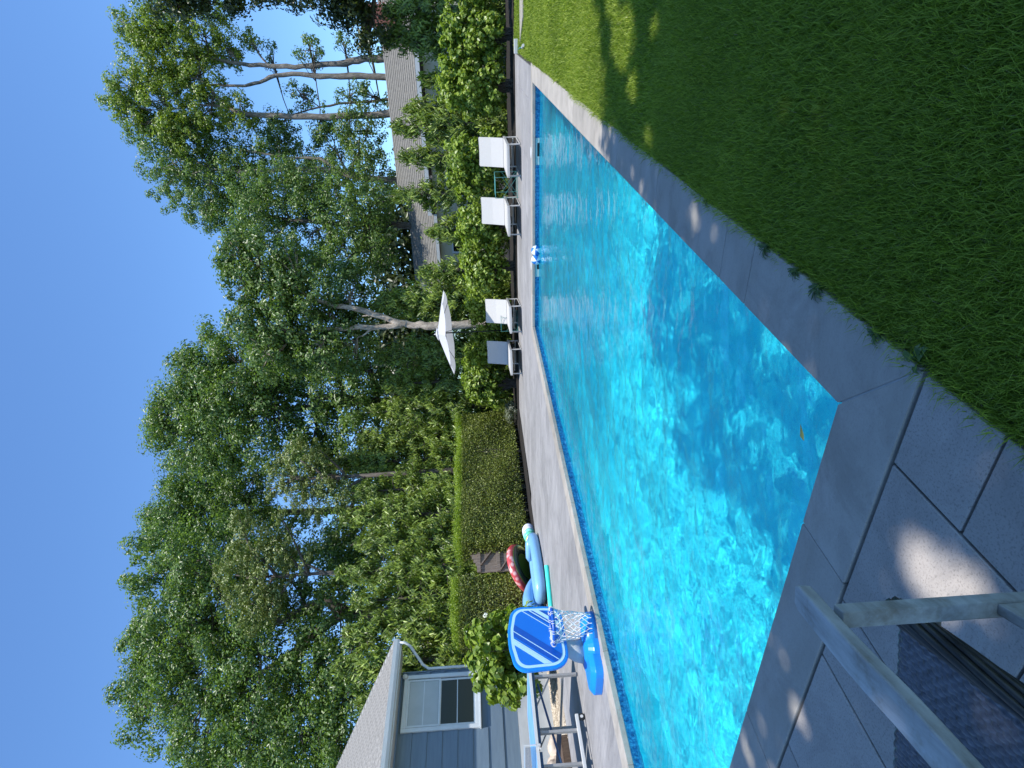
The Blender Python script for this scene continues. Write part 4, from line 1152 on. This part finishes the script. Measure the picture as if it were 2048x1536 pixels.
# backboard (plane faces +X)
def bbpoly(inset=0.0):
    w, zb_, zt = .445 - inset, .345 + inset, 1.035 - inset
    pts = []
    def corner(cy, cz, r, a0, a1, n=7):
        for i in range(n): a = a0 + (a1 - a0) * i / (n - 1); pts.append((cy + r * math.cos(a), cz + r * math.sin(a)))
    r1, r2 = .17 - inset * .7, .20 - inset * .7
    corner(w - .01 - r2, zb_ + r2, r2, -PI / 2, 0); corner(w - r1, zt - .035 - r1, r1, 0, PI * .42)
    for i in range(1, 6):
        t_ = i / 6; pts.append(((w - r1) * .75 * (1 - 2 * t_), zt - .028 * (1 - 2 * t_) ** 2 * .5))
    corner(-w + r1, zt - .035 - r1, r1, PI * .58, PI); corner(-w + .01 + r2, zb_ + r2, r2, PI, 1.5 * PI)
    return pts
fy = lambda a, b, c: (c, a, b)
MB().prism(bbpoly(0), .02, .065, fy).build('backboard', M['blue'], hp, bevel=.012)
MB().prism(bbpoly(.035), .0655, .068, fy).build('border_line', M['ice'], hp)
inner = bbpoly(.068)
MB().prism(inner, .0685, .0705, fy).build('backboard_face', M['blue_board'], hp)
def clip_poly(poly, A, B, C):     # keep A*y + B*z <= C
    o_ = []
    for i in range(len(poly)):
        p, q = poly[i], poly[(i + 1) % len(poly)]
        fp, fq = A * p[0] + B * p[1] - C, A * q[0] + B * q[1] - C
        if fp <= 0: o_.append(p)
        if fp * fq < 0:
            t_ = fp / (fp - fq); o_.append((p[0] + (q[0] - p[0]) * t_, p[1] + (q[1] - p[1]) * t_))
    return o_
# stripes: lines with direction (dy,dz) ~ (.44,.525)
dl_ = math.hypot(.44, .525); ny_, nz_ = -.525 / dl_, .44 / dl_      # normal pointing up-left
def stripe(y_, z_, wd, m_, xo=.0712, name='stripe'):
    c = ny_ * (y_ - 4.83) + nz_ * z_
    p = clip_poly(clip_poly(inner, ny_, nz_, c + wd / 2), -ny_, -nz_, -(c - wd / 2))
    if len(p) > 2: MB().prism(p, xo - .0005, xo + .0012, fy).build(name, m_, hp)
stripe(4.715, .70, .135, M['blue_dark'], .0711)
stripe(4.93, .975, .009, M['ice'], .0725); stripe(4.80, .955, .013, M['ice'], .0725); stripe(4.735, .93, .05, M['ice'], .0725)
stripe(5.13, .60, .13, M['blue_dark'], .0711)
stripe(5.22, .855, .009, M['ice'], .0725); stripe(5.22, .765, .013, M['ice'], .0725); stripe(5.22, .69, .045, M['ice'], .0725)
# rim, bracket, net
rc = Vector((.31, -.06, .515)); rr = .20
ringp = [rc + Vector((rr * math.cos(a), rr * math.sin(a), 0)) for a in [2 * PI * k / 32 for k in range(32)]]
MB().tube(ringp, .021, 10, closed=True).build('rim', M['blue_dark'], hp, smooth=True)
MB().beam((.07, -.06, .51), (.15, -.06, .51), .13, .045).build('rim_bracket', M['white_vinyl'], hp, bevel=.01)
nt_ = MB(); NN = 12
for k in range(NN):
    a = 2 * PI * k / NN
    for da in (0, .12): nt_.tube([rc + Vector(((rr + .026 * math.cos(b)) * math.cos(a + da), (rr + .026 * math.cos(b)) * math.sin(a + da), .026 * math.sin(b))) for b in [2 * PI * q / 8 for q in range(8)]], .0035, 4, closed=True)
lv = 8
def npnt(k, l):
    t_ = l / lv; r = rr * (1 - .42 * t_ ** .7) * (1 + .05 * math.sin(k * 2.1 + l)); a = 2 * PI * (k + (.5 if l % 2 else 0)) / NN + .1 * math.sin(l * 1.3)
    return rc + Vector((r * math.cos(a), r * math.sin(a) , -.02 - t_ * .40))
for l in range(lv):
    for k in range(NN):
        p = npnt(k, l)
        for dk in ((0, -1) if l % 2 == 0 else (0, 1)):
            nt_.tube([p, npnt(k + dk, l + 1)], .0042, 5, caps=False)
for k in range(NN): nt_.tube([npnt(k, lv), npnt(k, lv) + Vector((0, 0, -.03))], .006, 4)
nt_.build('net', M['cord'], hp)

# ================================================================== table tennis table
M['tt_blue'] = simple('worn_blue_table_top', (.10, .28, .55), (.20, .42, .70), 2.5, .45)
M['tt_navy'] = mat('navy_apron', (.012, .05, .12), .4)
M['tube'] = simple('warm_grey_tube', (.26, .255, .25), (.34, .335, .33), 8, .4)
tt = empty('table_tennis_table', (-9.10, 4.58, 0), 0, 'blue folding table tennis table on wheeled grey legs left of the hoop', 'table')
hw = .7625; zt = .715
for s in (-1, 1):
    y0_, y1_ = (.004, 1.37) if s > 0 else (-1.37, -.004)
    MB().bx(-hw + .02, hw - .02, y0_ + .02 * (s > 0), y1_ - .02 * (s < 0), zt - .012, zt + .004).build('table_half', M['tt_blue'], tt)
    b = MB(); b.bx(hw - .02, hw, y0_, y1_, zt - .035, zt + .006); b.bx(-hw, -hw + .02, y0_, y1_, zt - .035, zt + .006)
    b.bx(-hw + .02, hw - .02, (1.35 if s > 0 else -1.37), (1.37 if s > 0 else -1.35), zt - .035, zt + .006); b.build('white_edge', M['white_metal'], tt)
    b = MB(); b.bx(hw - .06, hw - .03, y0_ + .05, y1_ - .05, zt - .075, zt - .014); b.build('under_frame', M['tt_navy'], tt); b = MB(); b.bx(-hw + .03, -hw + .06, y0_ + .05, y1_ - .05, zt - .075, zt - .014); b.build('under_frame', M['tt_navy'], tt)
    for sx in (-1, 1):
        MB().beam((sx * (hw - .08), s * 1.05, .02), (sx * (hw - .08), s * 1.05, zt - .02), .05, .035, (0, 1, 0)).build('leg', M['tube'], tt)
        MB().beam((sx * (hw - .08), s * .22, .10), (sx * (hw - .08), s * .22, zt - .02), .05, .035, (0, 1, 0)).build('leg', M['tube'], tt)
        MB().tube([(sx * (hw - .1), s * 1.04, .42), (sx * (hw - .1), s * .55, zt - .03)], .012, 6).build('brace', M['tube'], tt)
    MB().beam((-hw + .08, s * 1.05, .22), (hw - .08, s * 1.05, .22), .03, .03).build('leg_stretcher', M['tube'], tt)
    MB().beam((-hw + .08, s * .22, .38), (hw - .08, s * .22, .38), .03, .06).build('leg_stretcher', M['tt_navy'], tt)
for sx in (-1, 1):
    MB().beam((sx * (hw - .04), -.42, .115), (sx * (hw - .04), .42, .115), .045, .045).build('wheel_bar', M['white_metal'], tt, bevel=.006)
    for yy in (-.38, .38):
        wl2 = empty('wheel', (sx * (hw - .04), yy, .05)); wl2.parent = tt
        MB().lathe([(.03, -.016), (.05, -.012), (.05, .012), (.03, .016)], (0, 0, 0), 16, rot=Matrix.Rotation(PI / 2, 3, 'Y')).build('tyre', M['black'], wl2, smooth=False)
        MB().lathe([(.022, -.019), (.022, .019)], (0, 0, 0), 10, rot=Matrix.Rotation(PI / 2, 3, 'Y')).build('hub', M['white_metal'], wl2)
MB().tube([(hw - .1, -.2, .40), (hw - .1, .95, .60)], .016, 6).build('brace', M['tt_navy'], tt)
nt2 = empty('table_net', (-9.10, 4.58, zt + .006), 0, 'white edged net with clamp posts across the blue tennis table', 'net')
for s in (-1, 1):
    b = MB(); b.bx(s * (hw + .0), s * (hw + .05), -.012, .012, -.06, .0); b.tube([(s * (hw + .045), 0, 0), (s * (hw + .045), 0, .158)], .009, 8); b.build('net_post', M['white_metal'], nt2)
    MB().beam((s * (hw - .03), 0, -.055), (s * (hw + .04), -.05, -.055), .02, .018).build('clamp', M['white_metal'], nt2)
MB().bx(-hw - .04, hw + .04, -.004, .004, .143, .158).build('top_band', M['white_metal'], nt2)
b = MB()
for k in range(80): xx = -hw + (k + .5) * (2 * hw) / 80; b.bx(xx - .0012, xx + .0012, -.0012, .0012, .004, .143)
for k in range(7): b.bx(-hw, hw, -.001, .001, .01 + k * .019, .0118 + k * .019)
b.build('mesh', M['tt_navy'], nt2)

# ================================================================== floats on the deck
M['vinyl_blue'] = simple('powder_blue_vinyl', (.16, .36, .62), (.20, .42, .68), 3, .28)
M['vinyl_dark'] = simple('denim_blue_vinyl', (.08, .22, .45), (.11, .27, .52), 3, .3)
M['teal_foam'] = mat('turquoise_foam', (.05, .72, .62), .7)
fl = empty('inflatable_lounge', (-11.2, 10.3, 0), rad(8), 'powder blue inflatable lounge with open middle lying on the deck', 'pool float')
def oval(cx, cy, a_, b_, z, n=28, tiltz=0): return [Vector((cx + a_ * math.copysign(abs(math.cos(t)) ** .8, math.cos(t)), cy + b_ * math.copysign(abs(math.sin(t)) ** .8, math.sin(t)), z + tiltz * math.sin(t))) for t in [2 * PI * k / n for k in range(n)]]
MB().tube(oval(0, 0, .34, .95, .13), .125, 12, closed=True).build('outer_tube', M['vinyl_blue'], fl, smooth=True)
MB().loft([rr_ring(0, -.42, .26, .44, .05, .6), rr_ring(0, -.42, .27, .45, .12, .6), rr_ring(0, -.42, .2, .38, .17, .6)]).build('seat_pad', M['vinyl_dark'], fl, smooth=True)
MB().loft([rr_ring(0, .62, .3, .16, .18, .6), rr_ring(0, .62, .33, .18, .27, .6), rr_ring(0, .62, .22, .1, .33, .6)]).build('pillow', M['vinyl_blue'], fl, smooth=True)
MB().lathe([(.035, 0), (.035, .012), (.015, .03)], (.12, .83, .235), 12).build('valve', M['white_metal'], fl, smooth=True)
f2 = empty('folded_float', (-11.55, 9.5, .0), rad(10), 'denim blue half folded float propped against the powder blue lounge', 'pool float')
MB().tube([Vector((0.02, y_, .13 + .24 * math.sin(PI * (y_ + .95) / 1.9) ** .7)) for y_ in [-.95 + 1.9 * k / 14 for k in range(15)]], [.05 + .10 * math.sin(PI * k / 14) for k in range(15)], 12).build('float_tube', M['vinyl_blue'], f2, smooth=True)
MB().loft([[Vector((.02, y_, .04)), Vector((.12, y_, .1)), Vector((.06, y_, .16 + .2 * math.sin(PI * (y_ + .9) / 1.8))), Vector((-.06, y_, .1))] for y_ in [-.85 + 1.7 * k / 10 for k in range(11)]]).build('float_panel', M['vinyl_dark'], f2, smooth=True)
nd = MB().tube([(-9.86, 9.08, .05), (-10.05, 8.72, .046), (-10.26, 8.28, .046), (-10.45, 7.75, .046), (-10.52, 7.3, .046)], .043, 14).build('pool_noodle', M['teal_foam'], None, smooth=False)
tag(nd, 'turquoise foam noodle lying beside the powder blue float', 'pool noodle')
# red and white ring with dark underside leaning on edge
M['red_print'] = mat('red_white_print', (.6, .1, .1), .35)
c = coords(M['red_print'], 'Object'); wv = N(M['red_print'], 'ShaderNodeTexVoronoi'); wv.inputs['Scale'].default_value = 7; L(M['red_print'], c, wv.inputs['Vector'])
L(M['red_print'], ramp(M['red_print'], wv.outputs['Distance'], [(.0, (.70, .62, .60)), (.35, (.66, .34, .33)), (.5, (.50, .07, .08)), (.8, (.45, .05, .06))]), P(M['red_print']).inputs['Base Color'])
M['dark_vinyl'] = simple('charcoal_green_vinyl', (.012, .02, .016), (.03, .05, .035), 6, .22)
rd = empty('round_float', (-12.1, 11.1, .38), 0, 'round float with red and white side and dark underside tipped on its edge', 'pool float')
_a = (rt * .9 - dn * .43).normalized(); _b = (rt * .43 + dn * .9).normalized(); _c = (Vector((0, 0, H)) - Vector((-12.1, 11.1, .38))).normalized()
_n = -(_b * .955 + _c * .30).normalized(); _y = _n.cross(_a).normalized(); _a = _y.cross(_n)
rd.rotation_euler = Matrix((_a, _y, _n)).transposed().to_euler()
MB().lathe([(.56, -.08), (.62, -.03), (.645, .03), (.62, .09), (.56, .13), (.46, .12)], (0, 0, 0), 40).build('float_side', M['red_print'], rd, smooth=True)
MB().lathe([(.02, -.05), (.30, -.055), (.36, -.10), (.46, -.125), (.55, -.10), (.575, -.085)], (0, 0, 0), 40).build('float_underside', M['dark_vinyl'], rd, smooth=True)
MB().lathe([(.575, -.086), (.59, -.078), (.585, -.07)], (0, 0, -.006), 40).build('green_seam', M['weed'], rd, smooth=True)
af = empty('aqua_float', (-12.15, 12.35, .10), rad(20), 'small white and aqua striped float beside the long hedge', 'pool float')
M['lilac'] = mat('white_lilac_vinyl', (.68, .70, .85), .3); M['aqua'] = mat('aqua_vinyl', (.25, .68, .64), .3); M['lime'] = mat('mint_vinyl', (.12, .55, .36), .3); M['yel'] = mat('yellow_vinyl', (.72, .70, .25), .3)
af.scale = (.85, .85, .85)
for k, (yy, m_, r_) in enumerate([(.22, 'lilac', .17), (.06, 'lilac', .17), (-.12, 'aqua', .165), (-.32, 'lime', .15), (-.52, 'yel', .13)]):
    MB().tube([Vector((r_ * math.cos(t), yy, r_ * math.sin(t) * .75 - .15 + r_ * .75 + .05)) for t in [2 * PI * q / 18 for q in range(18)]], .075, 10, closed=True).build('float_ring', M[m_], af, smooth=True)

# ================================================================== beach balls, skimmers
M['ball_white'] = mat('glossy_white_vinyl', (.72, .78, .85), .2); M['ball_blue'] = mat('glossy_blue_vinyl', (.02, .16, .50), .2)
def ball(loc, rot, lb):
    r = empty('beach_ball', loc, 0, lb, 'beach ball', 'beach balls by the far wall'); r.rotation_euler = rot
    R_ = .105
    for k in range(6):
        V = []; 
        for i in range(9):
            th = PI * i / 8
            for j in range(5):
                ph = 2 * PI * (k + j / 4) / 6
                V.append((R_ * math.sin(th) * math.cos(ph), R_ * math.sin(th) * math.sin(ph), R_ * math.cos(th)))
        MB().add(V, [(i * 5 + j, i * 5 + j + 1, (i + 1) * 5 + j + 1, (i + 1) * 5 + j) for i in range(8) for j in range(4)]).build('panel', M['ball_blue' if k % 2 else 'ball_white'], r, smooth=True)
ball((-4.28, 12.42, WZ + .075), (1.3, .2, .5), 'blue and white beach ball floating on the right of the pair')
ball((-4.47, 12.40, WZ + .075), (1.6, 1.4, .1), 'blue and white beach ball touching the skimmer, left of the pair')
M['skim'] = mat('pale_skimmer_plastic', (.45, .60, .56), .35)
for i, (xa, xb, lb) in enumerate([(-2.63, -2.13, 'pale skimmer mouth in the far pool wall below the right hand loungers'), (-4.95, -4.43, 'pale skimmer mouth in the far pool wall beside the beach balls')]):
    s = empty('pool_skimmer', ((xa + xb) / 2, sy1, -.06), 0, lb, 'skimmer', 'skimmers in the far wall'); hw2 = (xb - xa) / 2
    b = MB(); b.bx(-hw2, -.09, -.012, 0, -.13, -.005); b.bx(.16, hw2, -.012, 0, -.13, -.005); b.bx(-.09, .16, -.012, 0, -.035, -.005); b.bx(-.09, .16, -.012, 0, -.13, -.085)
    b.build('face_plate', M['skim'], s); MB().bx(-.09, .16, -.004, 0, -.085, -.035).build('mouth', M['black'], s)
    MB().lathe([(.0, 0), (.11, .001), (.11, .006), (.02, .008)], (-.05, CW * .5 + .02, .066), 24).build('skimmer_lid', M['white_vinyl'], s)

# ================================================================== stone strip in the far lawn
st = MB().prism([(-.62, 15.35), (-.15, 14.6), (1.8, 14.3), (1.8, 14.75), (.0, 15.35)], -.03, .02).build('stone_strip', M['coping'], None, bevel=.006); tag(st, 'pale stone strip crossing the far end of the lawn', 'stepping stone')
hs = empty('garden_stake', (-.78, 15.9, -.03), 0, 'low white and green garden edging piece at the lawn end', 'garden edging')
MB().tube([(0, .0, .04), (.05, -.5, .05), (.1, -1.3, .05)], .014, 6).build('green_tube', M['teal'], hs)
MB().tube([(.1, -1.3, .05), (.15, -1.6, .06)], .03, 8).build('white_end', M['white_metal'], hs)
MB().bx(-.1, .2, .25, .32, 0, .12).build('white_end', M['white_metal'], hs, bevel=.01)

# ================================================================== near armchair
M['teak'] = mat('weathered_teak', (.3, .28, .24), .75)
c = coords(M['teak'], 'Object', (9, 1.2, 9))
f1 = noise(M['teak'], c, 3, 6, .65)
c2 = coords(M['teak'], 'Object', (1, 1, 1)); f2_ = noise(M['teak'], c2, 9, 5, .7)
tc = ramp(M['teak'], f1, [(.3, (.26, .255, .235)), (.55, (.42, .42, .40)), (.75, (.56, .57, .56))])
tc = mix(M['teak'], 1.0, tc, ramp(M['teak'], f2_, [(.28, (.62, .55, .45)), (.45, G1(.95)), (.7, G1(1.08))]), 'MULTIPLY')
L(M['teak'], tc, P(M['teak']).inputs['Base Color'])
L(M['teak'], bump(M['teak'], f1, .0015), P(M['teak']).inputs['Normal'])
M['rattan'] = simple('dark_resin_wicker', (.045, .047, .055), (.14, .145, .165), 60, .42, bscale=80)  # lighter tone in the noise stands in for highlights on the strands
M['rattan_dark'] = simple('black_resin_strand', (.008, .008, .008), (.035, .032, .025), 30, .45)
hd = -23.5
ac = empty('armchair', (-1.10, .40, 0), rad(-hd), 'weathered teak armchair with dark woven wicker seat facing the pool', 'armchair')
ac.rotation_euler = (0, 0, rad(23.5))
inv = Matrix.Rotation(-rad(23.5), 3, 'Z')
def lc(x, y_, z): return inv @ (Vector((x, y_, z)) - Vector((-1.10, .40, 0)))
# arm: swept board through three measured points
def armpts():
    a = lc(-.974, .785, .608); b = lc(-.889, .584, .63); c = lc(-.846, .469, .632); d = lc(-.80, .30, .628); e = lc(-.74, .05, .615)
    return [a, b, c, d, e]
ap = armpts()
print('ARM', [tuple(round(q, 3) for q in p) for p in ap])
def catmull(ps, n=8):
    out_ = []
    for i in range(len(ps) - 1):
        p0 = ps[max(i - 1, 0)]; p1 = ps[i]; p2 = ps[i + 1]; p3 = ps[min(i + 2, len(ps) - 1)]
        for k in range(n):
            t_ = k / n
            out_.append(.5 * ((2 * p1) + (-p0 + p2) * t_ + (2 * p0 - 5 * p1 + 4 * p2 - p3) * t_ ** 2 + (-p0 + 3 * p1 - 3 * p2 + p3) * t_ ** 3))
    out_.append(ps[-1]); return out_
ARM_W, ARM_T = .050, .024
def arm_mesh(sign):
    cp = catmull(ap, 8); rings = []
    for i, p in enumerate(cp):
        t_ = i / (len(cp) - 1)
        d = (cp[min(i + 1, len(cp) - 1)] - cp[max(i - 1, 0)]).normalized()
        side = d.cross(Vector((0, 0, 1))).normalized(); upv = side.cross(d)
        w = ARM_W * (1 + .10 * math.sin(PI * min(1, t_ * 1.2))) ; w *= (.72 if i == 0 else 1)
        th = ARM_T
        hwid = w / 2
        r_ = [p + side * hwid + upv * th * .5, p + side * (hwid) - upv * th * .5, p - side * hwid - upv * th * .5, p - side * hwid + upv * th * .5]
        if sign < 0: r_ = [Vector((-(q.x) + 2 * AX, q.y, q.z)) for q in r_]
        rings.append(r_)
    return MB().loft(rings)
AX = ap[2].x - .32
arm_mesh(1).build('armrest', M['teak'], ac, bevel=.005, seg=3)
arm_mesh(-1).build('armrest', M['teak'], ac, bevel=.005, seg=3)
lt = lc(-.920, .690, .59); lw = .031
print('LEG', lt)
for sgn in (1, -1):
    lx = lt.x if sgn > 0 else 2 * AX - lt.x
    MB().bx(lx - lw / 2, lx + lw / 2, lt.y - lw / 2, lt.y + lw / 2, 0.004, .598).build('leg', M['teak'], ac, bevel=.003)
    MB().bx(lx - lw / 2, lx + lw / 2, lt.y - .62, lt.y - .62 + lw, 0.004, .60).build('leg', M['teak'], ac, bevel=.003)
    MB().bx(lx - .008, lx + .012, lt.y - .62 + lw, lt.y - lw / 2, .262, .322).build('side_stretcher', M['teak'], ac, bevel=.003)
# woven seat panel
sF = lc(-1.043, .759, .42); sxR = sF.x; syF = sF.y; sxL = sxR - .50; syB = syF - .56
nxs, nys = 190, 200
ux = np.linspace(sxL, sxR, nxs); uy = np.linspace(syB, syF, nys); UX, UY = np.meshgrid(ux, uy)
pw, pl = .0105, .024
colm = np.floor(UX / pw); ph = (UX / pw - colm)
row_ = UY / pl + .5 * (colm % 2)
prof_ = np.sqrt(np.clip(1 - (2 * ph - 1) ** 2, 0, 1))
wz_ = .0062 * prof_ * (0.35 + .65 * np.abs(np.sin(PI * row_))) + .0012 * np.sin(UX * 90) * np.sin(UY * 50)
edge_ = np.clip((syF - UY) / .03, 0, 1); wz_ = wz_ - .012 * (1 - edge_) ** 2
Vs = np.stack([UX.ravel(), UY.ravel(), (.414 + wz_).ravel()], 1)
ii = np.arange(nxs * nys).reshape(nys, nxs)
Fs = np.stack([ii[:-1, :-1].ravel(), ii[:-1, 1:].ravel(), ii[1:, 1:].ravel(), ii[1:, :-1].ravel()], 1)
so = np_mesh('woven_seat', Vs, Fs, M['rattan'], ac, 4, True); tag(so, kind='stuff')
rl = MB()
for k in range(9):
    a0 = 2 * PI * k / 9
    rl.tube([Vector((sxR + .020 + .017 * math.cos(a0 + y_ * 5), syF - .0 - .0 - y_, .405 + .019 * math.sin(a0 + y_ * 5))) for y_ in [(.60) * q / 40 - .02 for q in range(41)]], .0075, 6)
tag(rl.build('rolled_edge', M['rattan_dark'], ac, smooth=True), kind='stuff')
MB().bx(sxL, sxR + .02, syB, syF - .01, .385, .408).build('seat_frame', M['rattan_dark'], ac)
MB().bx(sxL - .03, sxR + .05, syF - .05, syF - .015, .36, .385).build('front_rail', M['teak'], ac)

# ================================================================== shade tree on the right (mostly above and beside the view)
sh = empty('shade_tree', (6.2, 1.4, 0), 0, 'big leafy tree beside the lawn whose boughs shade the near paving', 'tree')
b0 = Vector((6.2, 1.4, 0)); mb = MB()
mb.tube([(0, 0, 0), (-.1, .05, 2), (-.05, -.1, 4.2), (-.3, -.2, 6), (-.5, .1, 8.8)], [.36, .31, .26, .2, .12], 12)
poly = [(3.5, 9.5), (.35, 6.7), (-.45, 5.7), (-1.15, 5.5), (-1.6, 5.4), (-2.6, 5.0), (-3.0, 3.9), (-2.75, 2.3), (-3.3, 1.78), (-5.6, 1.55), (-5.6, -3), (4.5, -3)]
dapples = [(-1.36, 1.13, .10), (-1.27, .98, .06), (-2.34, 1.60, .05), (-2.44, 1.40, .07), (-3.1, 1.6, .06), (-.98, 3.32, .055), (-.97, 3.0, .04), (-1.06, 4.72, .05), (-1.1, 4.45, .045), (-1.0, 4.0, .035), (-2.9, 1.35, .05),
           (-.2, 5.4, .25), (-.5, 5.0, .12), (-.1, 4.5, .1), (.1, 5.9, .2), (-2.7, 1.1, .035), (-.75, 4.4, .08)]
def inside(x, y_):
    c_ = False
    for i in range(len(poly)):
        (xa, ya), (xb, yb) = poly[i], poly[i - 1]
        if (ya > y_) != (yb > y_) and x < (xb - xa) * (y_ - ya) / (yb - ya) + xa: c_ = not c_
    return c_
Pn, Nn = [], []
tries = 0; want = 12500; rs_ = random.Random(5)
heads = []
while len(Pn) < want and tries < 60000:
    tries += 1
    gx0, gy0 = rs_.uniform(-5.6, 4.5), rs_.uniform(-3, 9.5)
    jx, jy = gx0 + rs_.gauss(0, .10), gy0 + rs_.gauss(0, .14)
    if not inside(jx, jy): continue
    if PX0 < gx0 < PX1 + .02 and gy0 > PY0 and rs_.random() > (.24 if gy0 > 2.3 else .20): continue
    zc = 9.4 + 1.6 * math.sin(gx0 * 1.1 + 1) * math.cos(gy0 * .8) * .5 + rs_.uniform(-.8, .9)
    p = Vector((gx0, gy0, 0)) + SUN * (zc / SUN.z)
    Pn.append(p)
Pc = np.array([tuple(p - b0) for p in Pn])
k = np.repeat(np.arange(len(Pc)), 9)
q = Pc[k] + RNG.normal(size=(len(k), 3)) * np.array([.13, .13, .09])
G_ = q + np.array(b0); S_ = np.array(SUN)
gr_ = G_ - S_[None] * (G_[:, 2] / S_[2])[:, None]
ok = np.ones(len(q), bool)
for dx_, dy_, r_ in dapples:
    ok &= ((gr_[:, 0] - dx_) ** 2 / (r_ ** 2) + (gr_[:, 1] - dy_) ** 2 / ((r_ * 1.6) ** 2)) > 1
q = q[ok]
leaf_mesh('crown', q, RNG.normal(size=q.shape) * .5 + np.array([0, 0, 1]), .15, M['maple'], sh, .62)
tips = Pc[:: max(1, len(Pc) // 70)]
for t_ in tips:
    t_ = Vector(t_)
    if t_.length < .5: continue
    limb(mb, (random.uniform(-.3, -.0), random.uniform(-.2, .1), random.uniform(5, 8.6)), t_, .06, .010, .05, 5, 6)
mb.build('trunk', M['bark'], sh, smooth=True)

# one yellow leaf afloat near the corner of the pool
lf = gnd(1605, 866, WZ + .004)
fl_ = MB(); fl_.add([(-.035, 0, 0), (-.01, .018, .004), (.04, 0, .002), (-.01, -.018, .005), (.0, .0, -.001)], [(0, 4, 1), (1, 4, 2), (2, 4, 3), (3, 4, 0)])
M['yellow_leaf'] = simple('yellow_leaf', (.42, .40, .08), (.55, .50, .12), 30, .6)
o = fl_.build('fallen_leaf', M['yellow_leaf']); o.location = lf; o.rotation_euler = (0, 0, .8); tag(o, 'small yellow leaf floating near the mitred corner of the pool', 'leaf')
